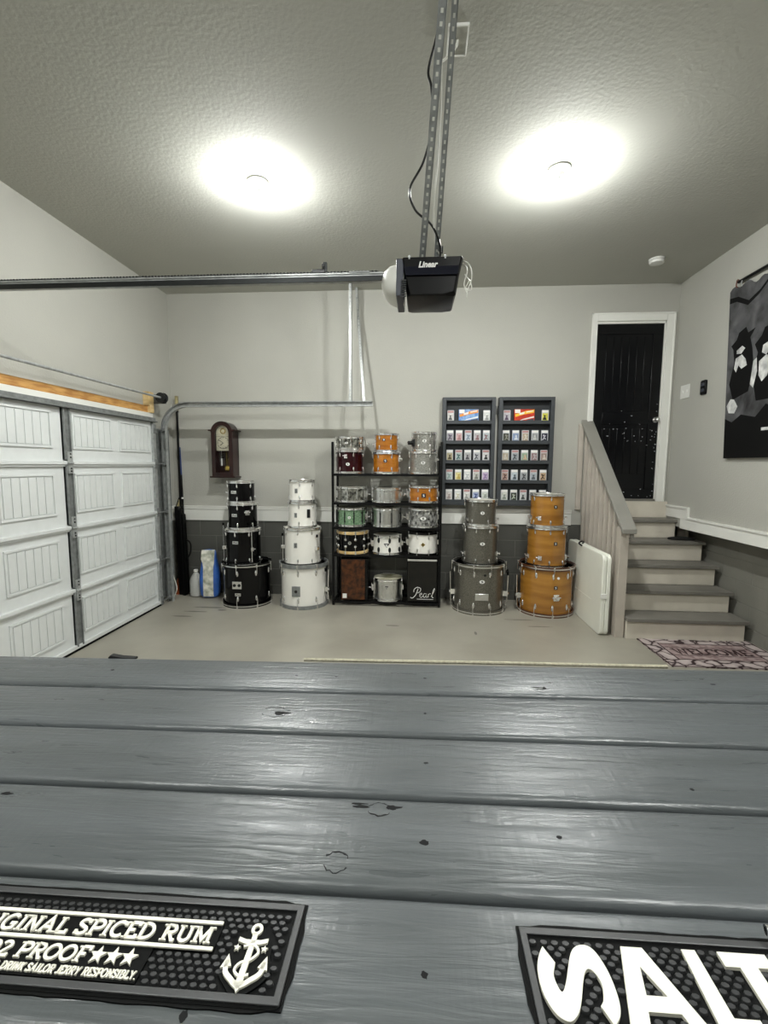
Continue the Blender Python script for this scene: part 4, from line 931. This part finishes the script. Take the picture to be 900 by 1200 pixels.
for side, xa, xb in (('left', 3.437, 4.067), ('right', 4.108, 4.757)):
    cb = thing('display_cabinet', f'charcoal wooden wall cabinet of slabbed cards, the {side} one of the pair', 'display cabinet', (xa, 0, 1.205))
    w_ = xb-xa; hh = 1.295
    MB().box(.01, w_-.01, -.016, -.002, .01, hh-.01).build('back_panel', cabk_m, cb)
    m = MB(); m.box(0, .045, -.105, -.002, 0, hh); m.box(w_-.045, w_, -.105, -.002, 0, hh); m.box(.045, w_-.045, -.105, -.002, hh-.04, hh); m.box(.045, w_-.045, -.105, -.002, 0, .035); m.build('frame', cab_m, cb, .003)
    for z in zsh:
        m = MB(); m.box(.045, w_-.045, -.09, -.016, z-.018-1.205, z-1.205); m.box(.045, w_-.045, -.1, -.088, z-.03-1.205, z+.012-1.205); m.build('shelf', cab_m, cb, .002)
    m = MB(); m.box(w_+.0 if side == 'left' else -.012, w_+.012 if side == 'left' else 0, -.07, -.03, hh-.2, hh-.1); m.build('hinge', darkst_m, cb)
    x0 = xa+.045; wi = w_-.09
    for r in range(5):
        row = DATA[side][r]; z = zsh[r]+.0005
        for i, c in enumerate(row):
            if c is None: continue
            if r == 0: x = x0+(.055 if i == 0 else wi-.055); ps = 'far left' if i == 0 else 'far right'
            else: x = x0+.052+i*(wi-.104)/4; ps = POS[i]
            slab(x, z, f'{c[2]} card in clear slab, {ps} on {ROWS[r]} shelf of {side} cabinet', c[0], c[1], f'card slabs in the {side} cabinet', red=1 if (r+i) % 3 == 0 else 0, style=(i+r) % 2)
    # wide card pack box
    bl = side == 'left'
    t = thing('card_pack_box', 'wide blue and orange card box on top shelf of left cabinet' if bl else 'wide red and orange card box on top shelf of right cabinet', 'box', (xa+w_/2+(-.0 if bl else -.02), -.04, zsh[0]+.0005))
    MB().box(-.118, .118, -.03, 0, 0, .145).build('carton', mat('pack_blue' if bl else 'pack_red', '4a78c0' if bl else 'd2401e', .35, col2='8fb4dc' if bl else 'b32a16', vscale=20), t, .002)
    m = MB(); Mp = Matrix.Translation((0, -.0302, 0)) @ XZ
    m.prism([(-.11, .085), (.02, .125), (.112, .14), (.112, .105), (0, .085), (-.105, .055)], 0, .0006, Mp); m.build('stripe', mat('pack_orange', 'e8902c', .35) if bl else mat('pack_yellow', 'f0c23c', .35), t)
    m = MB(); m.prism([(-.113, .1), (-.05, .1), (-.05, .142), (-.113, .142)], .0006, .001, Mp); m.prism([(-.06, .098), (-.0, .115), (-.005, .09), (-.06, .078)], .0006, .0011, Mp); m.prism([(.02, .118), (.1, .13), (.1, .12), (.02, .106)], .0006, .0011, Mp); m.prism([(-.06, .01), (.112, .045), (.112, .065), (-.02, .03)], .0006, .001, Mp)
    m.build('white_print', mark_m, t)
    m = MB(); m.prism([(.0, .0), (.11, .0), (.11, .035), (.03, .02)], .0011, .0014, Mp); m.build('grey_print', opgrey_m, t)

# ------------------------------------------------------------ left corner things
hs = thing('hockey_stick', 'black stick with taped butt end leaning upright in the back left corner', 'stick', (.06, -.05, .995))
m = MB(); m.box(-.013, .013, -.009, .009, .11, 1.36); o = m.build('shaft', black_m, hs, .004)
MB().box(-.018, .018, -.012, .012, 1.36, 1.545).build('taped_grip', taped_m, hs, .004)
m = MB(); m.box(-.017, .017, -.012, .012, 1.34, 1.362); m.build('tape_band', black_m, hs)
m = MB(); m.prism(spline([(-.15, -.005), (-.14, .03), (-.06, .14), (-.013, .24), (.014, .24), (.014, .12), (-.02, .06), (-.06, -.0)], 5), -.009, .004, XZ); m.build('blade', taped_m, hs, .002)
m = MB(); m.strip(spline([(-.146, .0), (-.14, .03), (-.06, .14), (-.012, .26)], 5, False), .014, -.011, .006, XZ); m.build('blade_edge', black_m, hs, .002)
for o in hs.children: o.location.x += .035 if 'blade' in o.name else .04
hs2 = thing('broom_handle', 'slim blue and black shaft leaning beside the taped stick in corner', 'pole', (.135, -.045, 1.0))
m = MB(); m.cyl((0, -.01, .0), (-.025, .02, .55), .011); m.build('lower_shaft', black_m, hs2)
m = MB(); m.cyl((-.0255, .0205, .552), (-.035, .025, .9), .011); m.build('upper_shaft', blue_m, hs2)
m = MB(); m.cyl((-.012, .0035, .24), (-.013, .005, .26), .0125); m.build('white_band', mark_m, hs2)
cs = thing('carry_case', 'tall narrow black folded case with side handle standing in the corner', 'case', (.16, -.14, 0))
m = MB(); m.prism([(-.055, 0), (0, 0), (-.02, 1.15), (-.075, 1.15)], -.03, .03, Matrix.Translation((-.02, .02, 0)) @ XZ); m.build('panel', black_m, cs, .008)
m = MB(); m.prism([(0, 0.0), (.045, 0), (.02, 1.1), (-.022, 1.12)], -.035, .035, Matrix.Translation((-.0195, 0, 0)) @ XZ); m.build('panel', rub_m, cs, .008)
m = MB(); m.prism([(0.0, 0.03), (.03, 0.03), (.008, 1.05), (-.018, 1.06)], -.035, .035, Matrix.Translation((.0265, 0, 0)) @ XZ); m.build('panel', rub_m, cs, .008)
m = MB(); m.tube(spline([(.03, 0, .70), (.06, 0, .715), (.095, 0, .68), (.1, 0, .6), (.085, 0, .54), (.06, 0, .5), (.04, 0, .48)], 5, False), .01); m.build('handle', black_m, cs)
jg = thing('plastic_jug', 'translucent white plastic jug with cap on floor beside the bag', 'jug', (.33, -.17, 0))
m = MB(); prf = [(.05, 0), (.078, .012), (.082, .09), (.08, .2), (.06, .255), (.03, .3), (.022, .31), (.022, .32)]
m.lathe(prf, n=32); m.v = [(x, y*.9, z) for x, y, z in m.v]; m.build('bottle', jug_m, jg)
MB().lathe([(.001, .32), (.027, .32), (.027, .345), (.001, .345)], n=24).build('cap', mark_m, jg)
m = MB(); m.tube(spline([(.03, -.03, .29), (.06, -.055, .25), (.072, -.06, .19), (.075, -.055, .17)], 5, False), .011); m.build('handle', jug_m, jg)
bg = thing('sack', 'tall printed blue and white sack standing on floor by black drums', 'bag', (.53, -.2, 0))
def bagmesh():
    m = MB(); secs = [(.0, .085, .06), (.03, .115, .085), (.15, .125, .09), (.28, .125, .08), (.4, .105, .065), (.5, .09, .05), (.58, .085, .02), (.62, .085, .004)]
    n = 28; vs = []; fs = []; rn = random.Random(2)
    for z, a, b in secs:
        for k in range(n):
            t_ = 2*pi*k/n; e = .55
            vs.append((a*abs(cos(t_))**e*(1 if cos(t_) > 0 else -1)+rn.uniform(-.003, .003), b*abs(sin(t_))**e*(1 if sin(t_) > 0 else -1)+rn.uniform(-.004, .004), z))
    for i in range(len(secs)-1):
        for k in range(n): fs.append((i*n+k, i*n+(k+1) % n, (i+1)*n+(k+1) % n, (i+1)*n+k))
    fs.append(tuple(range(n))[::-1]); fs.append(tuple((len(secs)-1)*n+k for k in range(n)))
    m.add(vs, fs); return m
ob = bagmesh().build('body', bagb_m, bg, 0, 60, M=Matrix.Rotation(rad(8), 4, 'Z'))
sd = ob.modifiers.new('sub', 'SUBSURF'); sd.levels = sd.render_levels = 1
fm_ = MB()
pts = [(-.075, .03), (.07, .05), (.095, .28), (.08, .42), (.075, .6), (-.075, .61), (-.085, .42), (-.095, .3)]
secz = [(.0, .06), (.03, .085), (.15, .09), (.28, .08), (.4, .065), (.5, .05), (.58, .02), (.62, .004)]
def yb(z):
    for (a, b), (c, d) in zip(secz, secz[1:]):
        if a <= z <= c: return b+(d-b)*(z-a)/(c-a)
    return .004
ZS = [.03, .09, .15, .22, .28, .34, .4, .45, .5, .54, .58, .61]; vs = []; fs = []
for z in ZS:
    hw = .07 if z > .4 else .062
    for x in (-hw-(.02 if z > .45 else 0), -hw*.3, hw*.3, hw): vs.append((x, -yb(z)-.003, z))
for z in ZS:
    hw = .07 if z > .4 else .062
    for x in (-hw-(.02 if z > .45 else 0), -hw*.3, hw*.3, hw): vs.append((x, -yb(z)+.004, z))
n4 = 4*len(ZS)
for i in range(len(ZS)-1):
    for k in range(3):
        q = (i*4+k, i*4+k+1, (i+1)*4+k+1, (i+1)*4+k); fs.append(q); fs.append(tuple(n4+a for a in q[::-1]))
    fs.append((i*4+3, n4+i*4+3, n4+(i+1)*4+3, (i+1)*4+3)); fs.append((i*4, (i+1)*4, n4+(i+1)*4, n4+i*4))
fm_.add(vs, fs); fm_.build('printed_front', bagw_m, bg, 0, 60, M=Matrix.Rotation(rad(8), 4, 'Z'))
oc = MB(); oc.lathe([(.02, 0), (.06, 0), (.045, .15), (.035, .2), (.001, .205)], n=24); o = oc.build('orange_container', orangepl_m); o.location = (.065, -.075, 0)
tag(o, 'small orange container mostly hidden behind the tall black case', 'container')

# ------------------------------------------------------------ plank table (slightly out of level)
hT, psi, tx = 1.2365, -.0072, -.0199
ex = Vector((cos(psi), sin(psi), -tx)).normalized(); ey = Vector((-sin(psi), cos(psi), 0)); ez = ex.cross(ey)
TM = Matrix(((ex.x, ey.x, ez.x, CX), (ex.y, ey.y, ez.y, CY), (ex.z, ey.z, ez.z, hT), (0, 0, 0, 1)))
tb = thing('plank_table', 'grey painted bar height table top of wide planks in the foreground', 'table', M=Matrix.Translation((CX, CY+.5, 0)))
TL = Matrix.Translation((-CX, -CY-.5, 0)) @ TM
holes = {0: [], 1: [], 2: [], 3: [], 4: []}
PW = .143
knot_m = mat('knot_dark', '0a0b0c', .7, spec=.2)
KN = [(-.252, .783, .011, .007, 0, 1.2), (-.262, .786, .026, .016, 1, 0), (.240, .906, .011, .0022, 0, .8), (.247, .899, .014, .0022, 0, .5), (.256, .9035, .004, .006, 0, 0), (.273, .928, .004, .003, 0, 0), (-.078, .566, .009, .0022, 0, 1), (-.072, .561, .012, .003, 0, 0), (-.032, .562, .009, .0045, 0, .8), (-.047, .558, .016, .011, 1, 0), (.011, .508, .0065, .0045, 0, 0), (-.09, .475, .014, .014, 1, 0), (.015, .796, .003, .003, 0, 0), (.015, .656, .0045, .003, 0, 0), (.174, .526, .004, .003, 0, 0), (.01, .364, .0035, .004, 0, 0), (-.189, .32, .004, .005, 0, 0), (-.688, .942, .005, .003, 0, 0), (-.262, .933, .004, .0025, 0, 0), (-.174, .933, .005, .0028, 0, 0), (.016, .935, .004, .003, 0, 0), (.598, .936, .006, .003, 0, 0), (-.574, .556, .008, .0035, 0, .5), (.38, .62, .003, .003, 0, 0)]
for k in range(8):
    y1_ = 1.0095-k*PW; y0_ = y1_-PW+.006
    m = MB(); n = 24
    # gently crowned board: profile across width with rounded long edges
    prof = [(y0_, -.0375), (y0_, -.009), (y0_+.0018, -.0035), (y0_+.006, -.0008), (y0_+.011, 0), (y1_-.011, 0), (y1_-.006, -.0008), (y1_-.0018, -.0035), (y1_, -.009), (y1_, -.0375)]
    m.prism(prof, -1.32, 1.12, YZ)
    pk = m.build('plank', plank_m, tb, 0, 60, M=TL)
    rk_ = random.Random(40+k)
    def knot(x, y, rx, ry, ring=0, flare=0):
        n = 14; z = .0002
        if ring:       # broken ring cracks
            for a0_, a1_ in ((200, 330), (20, 150)):
                P_ = [(x+rx*(1+rk_.uniform(-.12, .12))*cos(rad(a0_+(a1_-a0_)*q/8)), y+ry*(1+rk_.uniform(-.12, .12))*sin(rad(a0_+(a1_-a0_)*q/8))) for q in range(9)]
                MB().strip(P_, [.0003+.0022*rk_.random() for _ in P_], 0, z).build('knot', knot_m, pk)
        else:
            P_ = [(x+rx*rk_.uniform(.65, 1.1)*cos(2*pi*q/n)+(rx*flare if q in (0, 1) else 0), y+ry*rk_.uniform(.65, 1.1)*sin(2*pi*q/n)) for q in range(n)]
            MB().prism(P_, 0, z).build('knot', knot_m, pk)
    for (x, y, rx, ry, ring, fl) in KN:
        if y0_ < y < y1_: knot(x, y, rx, ry, ring, fl)
m = MB()
for x in (-1.15, .015, .95): m.box(x-.045, x+.045, -.12, .99, -.076, -.038)
m.build('crossbeam', plank_m, tb, .003, M=TL)
for x in (-1.15, .95):
    for y in (-.05, .9):
        p = TL @ Vector((x, y, -.076)); m = MB(); m.box(p.x-.045, p.x+.045, p.y-.045, p.y+.045, 0, p.z+.0); m.build('leg', plank_m, tb, .003)
ro = MB(); rp = [Vector((x, 1.019+.001*sin(x*9), -.002)) for x in [-.267+i*(.82)/60 for i in range(61)]]
ro.tube(rp, .0042, 8); o = ro.build('rope', rope_m, None); o.matrix_world = TM @ Matrix.Translation((0, .003, 0)); tag(o, 'thin cream braided rope lying along the far edge of the table', 'rope')
o = MB().prism([(0, 0), (.012, .012), (.07, .003), (.15, -.001), (.15, -.012), (0, -.012)], 0, .014, XZ).build('black_strap', cloth_m, None, .002); o.matrix_world = TM @ Matrix.Translation((-.745, 1.02, .0)) @ Matrix.Diagonal((.45, 1, .45, 1))
tag(o, 'small black strap end poking up behind the table\'s far edge', 'strap')

# ------------------------------------------------------------ bar mats
def mat_base(name, lab, M, x0, x1, y0, y1, nub, margin=.0125):
    t = thing(name, lab, 'bar mat', M=TM @ Matrix.Translation((0, 0, .0004)) @ Matrix.Diagonal((1, 1, .62, 1)) @ M)
    rr = random.Random(11)
    P_ = rrect(x0, x1, y0, y1, .008, 4)
    m = MB(); m.prism(P_, 0, .003); m.build('pad', rub_m, t)
    # thin uneven moulding flash around the mat
    fl = []
    N_ = 160
    for s, (a, b) in enumerate((((x0, y1), (x1, y1)), ((x1, y1), (x1, y0)), ((x1, y0), (x0, y0)), ((x0, y0), (x0, y1)))):
        L_ = math.dist(a, b); n_ = max(6, int(L_/.012)); nx, ny = ((0, 1), (1, 0), (0, -1), (-1, 0))[s]
        for i in range(n_):
            f_ = i/n_; o_ = .002+.0011*rr.random() if 1 < i < n_-1 else 0.0002
            fl.append((a[0]+(b[0]-a[0])*f_+nx*o_, a[1]+(b[1]-a[1])*f_+ny*o_))
    MB().prism(fl, 0, .0022).build('edge_flash', rub_m, t)
    m = MB(); i_ = .0055
    m.strip([(x0+.0055, y0+.0055), (x1-.0055, y0+.0055), (x1-.0055, y1-.0055), (x0+.0055, y1-.0055)], .0065, .003, .0066, close=True)
    m.build('rim', rubg_m, t, .0008)
    m = MB(); sx, sy, r, q = nub
    j = 0; y = y0+margin
    while y <= y1-margin+1e-6:
        x = x0+margin+(sx/2 if j % 2 else 0)
        while x <= x1-margin:
            pr = [(r*1.12, .003), (r, .0062), (r*.9, .0068)]
            vs = []; fs = []; n = 8
            for rr_, z in pr:
                for k in range(n): vs.append((x+rr_*cos(2*pi*k/n+.39), y+rr_*q*sin(2*pi*k/n+.39), z))
            for a in range(2):
                for k in range(n): fs.append((a*n+k, a*n+(k+1) % n, (a+1)*n+(k+1) % n, (a+1)*n+k))
            fs.append(tuple(2*n+k for k in range(n)))
            m.add(vs, fs); x += sx
        y += sy; j += 1
    return t, m
def drop(m, test):      # leave nubs out where lettering panels sit (8-sided, 24 verts each)
    nv = 24; keep = MB()
    for i in range(0, len(m.v), nv):
        cx = sum(v[0] for v in m.v[i:i+nv])/nv; cy = sum(v[1] for v in m.v[i:i+nv])/nv
        if not test(cx, cy): keep.add(m.v[i:i+nv], [tuple(a-i for a in f) for f in m.f[i//nv*17:(i//nv+1)*17]])
    return keep
t, nb = mat_base('bar_mat', 'black rubber bar mat with raised spiced rum lettering and white anchor', Matrix.Identity(4), -.74, -.109, .327, .420, (.0088, .0058, .0034, .62))
def in1(x, y): return (x < -.184 and .364 < y < .397) or (x < -.241 and .335 < y < .366) or ((x+.1505)/.0225)**2+((y-.363)/.031)**2 < 1
drop(nb, in1).build('nub_field', nub_m, t, 0, 50, kind='stuff')
m = MB(); m.box(-.72, -.186, .3665, .3945, .003, .0058); m.box(-.72, -.243, .337, .3665, .003, .0058); m.build('letter_panel', rub_m, t)
m = MB()
for y in (.3925, .3685): m.box(-.72, -.1865, y-.0017, y+.0017, .0058, .0092)
m.build('border_line', cream_m, t, .0007)
m = MB(); serif_text(m, 'ORIGINAL SPICED RUM', -.447, -.1915, .3728, .0152, .0058, .0090, .2, .17); m.build('lettering', cream_m, t)
m = MB(); serif_text(m, '92 PROOF', -.400, -.2995, .3495, .0135, .0058, .0090, .2, .17); serif_text(m, '***', -.298, -.2525, .3495, .0135, .0058, .0090); m.build('lettering', cream_m, t)
m = MB(); serif_text(m, 'RESPONSIBLY. DRINK SAILOR JERRY RESPONSIBLY.', -.426, -.2440, .3392, .0068, .0058, .0082, .19, .15); m.build('lettering', cream_m, t)
# anchor emblem
m = MB(); m.prism(spline([(-.151, .396), (-.141, .387), (-.133, .376), (-.130, .364), (-.127, .352), (-.137, .340), (-.151, .333), (-.163, .340), (-.174, .352), (-.172, .364), (-.168, .377), (-.160, .388)], 4), .003, .0062); m.build('emblem_panel', rub_m, t)
m = MB(); z0_, z1_ = .0062, .0095
m.strip(arc(-.151, .3885, .0042, 0, 360, 14)[:-1], .0028, z0_, z1_, close=True)
m.strip([(-.151, .385), (-.151, .342)], [.0045, .006], z0_, z1_)
m.prism([(-.165, .3805), (-.158, .3785), (-.144, .3785), (-.137, .3805), (-.137, .3765), (-.144, .3745), (-.158, .3745), (-.165, .3765)], z0_, z1_)
m.strip(spline([(-.168, .360), (-.167, .351), (-.160, .345), (-.151, .340), (-.142, .345), (-.135, .351), (-.134, .360)], 4, False), .0042, z0_, z1_)
m.prism([(-.169, .365), (-.1725, .353), (-.163, .355)], z0_, z1_); m.prism([(-.133, .365), (-.1295, .353), (-.139, .355)], z0_, z1_); m.prism([(-.157, .344), (-.145, .344), (-.151, .335)], z0_, z1_)
m.strip(spline([(-.158, .372), (-.149, .374), (-.1425, .368), (-.148, .361), (-.156, .358), (-.159, .352), (-.153, .3475), (-.145, .349)], 4, False), .0022, z0_, z1_+.0004)
m.prism(star(-.164, .371, .0034), z0_, z1_); m.prism(star(-.138, .371, .0034), z0_, z1_)
m.build('anchor_emblem', cream_m, t)
t, nb = mat_base('bar_mat', 'black rubber bar mat with very large raised white letters at right', Matrix.Identity(4), .099, .733, .321, .412, (.0100, .0052, .0034, .7))
SP = [(.119, .391), (.1268, .3775), (.1225, .366), (.1255, .3545), (.1315, .362), (.1435, .387), (.1545, .3945), (.1645, .391), (.1705, .375), (.1715, .356), (.1685, .342), (.1605, .3325), (.1545, .346), (.1585, .351), (.1615, .362), (.1590, .371), (.1540, .374), (.1485, .368), (.1405, .350), (.1345, .3395), (.1260, .3335), (.1165, .338), (.1100, .352), (.1095, .369), (.1130, .381)]
# smooth curve with sharp terminals
def sharp(P_, corners, k=5):
    out = []; n = len(P_)
    idx = sorted(corners)
    for a, b in zip(idx, idx[1:]+[idx[0]+n]):
        seg = [P_[i % n] for i in range(a, b+1)]; out += spline(seg, k, False)[:-1]
    return out
def inpoly(x, y, P_):
    c = False
    for (x1, y1), (x2, y2) in zip(P_, P_[1:]+P_[:1]):
        if (y1 > y) != (y2 > y) and x < (x2-x1)*(y-y1)/(y2-y1)+x1: c = not c
    return c
SS = sharp(SP, [0, 1, 11, 12])
AO = [(.1905, .3955), (.2095, .3955), (.2360, .3325), (.2215, .3325), (.2175, .3445), (.1915, .3445), (.1880, .3325), (.1725, .3325)]
AI = [(.2005, .379), (.2125, .3565), (.1955, .3565)]
LO = [(.2445, .3965), (.2565, .3965), (.2575, .3445), (.2770, .3445), (.2770, .3335), (.2425, .3335)]
TO_ = [(.2755, .3965), (.3165, .3965), (.3165, .3845), (.3030, .3845), (.3020, .3335), (.2875, .3335), (.2880, .3840), (.2755, .3840)]
def in2(x, y): return any(inpoly(x+dx, y+dy, P_) for P_ in (SS, AO, LO, TO_) for dx in (-.002, 0, .002) for dy in (-.0015, 0, .0015)) and not inpoly(x, y, AI)
drop(nb, in2).build('nub_field', nub_m, t, 0, 50, kind='stuff')
def ngon_holes(m, outer, inner, z0, z1):
    # letter A split into left and right halves around its counter
    pass
zl0, zl1 = .003, .0085
MB().prism(SS, zl0, zl1).build('letter', cream_m, t)
m = MB()
m.prism([AO[0], AI[0], AI[2], (.1915, .3445), AO[6], AO[7]], zl0, zl1); m.prism([AO[0], AO[1], AO[2], AO[3], AO[4], AI[1], AI[0]], zl0, zl1); m.prism([AI[2], AI[1], AO[4], AO[5]], zl0, zl1)
m.build('letter', cream_m, t); MB().prism(LO, zl0, zl1).build('letter', cream_m, t); MB().prism(TO_, zl0, zl1).build('letter', cream_m, t)
tbm = MB(); tbm.lathe([(.0035, 0), (.0052, 0), (.0055, .002), (.0052, .08), (.0035, .08)], n=24, closed=True); o = tbm.build('metal_tube', chrome_m); o.matrix_world = TM @ Matrix.Translation((.3245, .4085, .0165)) @ Matrix.Rotation(rad(90), 4, 'Z') @ Matrix.Rotation(rad(90+60), 4, 'X') if 0 else TM @ Matrix.Translation((.3255, .4085, .0165)) @ Matrix.Rotation(rad(78), 4, 'Z') @ Matrix.Rotation(rad(90), 4, 'X')
tag(o, 'short hollow chrome tube lying on the right bar mat at frame edge', 'tube')

# ------------------------------------------------------------ camera, world, view
yaw, pitch, roll = .0706, .1022, .0054
f0 = Vector((-sin(yaw), cos(yaw), 0)); r0 = Vector((cos(yaw), sin(yaw), 0)); u0 = Vector((0, 0, 1))
fw = f0*cos(pitch)-u0*sin(pitch); up = u0*cos(pitch)+f0*sin(pitch)
rr_ = r0*cos(roll)+up*sin(roll); uu = up*cos(roll)-r0*sin(roll)
cam = bpy.data.cameras.new('camera'); co = bpy.data.objects.new('camera', cam); C.objects.link(co); S.camera = co
co.matrix_world = Matrix(((rr_.x, uu.x, -fw.x, CX), (rr_.y, uu.y, -fw.y, CY), (rr_.z, uu.z, -fw.z, CZ), (0, 0, 0, 1)))
cam.sensor_fit = 'VERTICAL'; cam.sensor_height = 36; cam.lens = 535.65/1200*36; cam.clip_start = .02
w = bpy.data.worlds.new('world'); S.world = w; w.use_nodes = True
w.node_tree.nodes['Background'].inputs[0].default_value = (.5, .55, .6, 1); w.node_tree.nodes['Background'].inputs[1].default_value = .02
S.view_settings.view_transform = 'Standard'; S.view_settings.look = 'None'; S.view_settings.gamma = 1; S.view_settings.use_curve_mapping = False
S.view_settings.exposure = 1.1
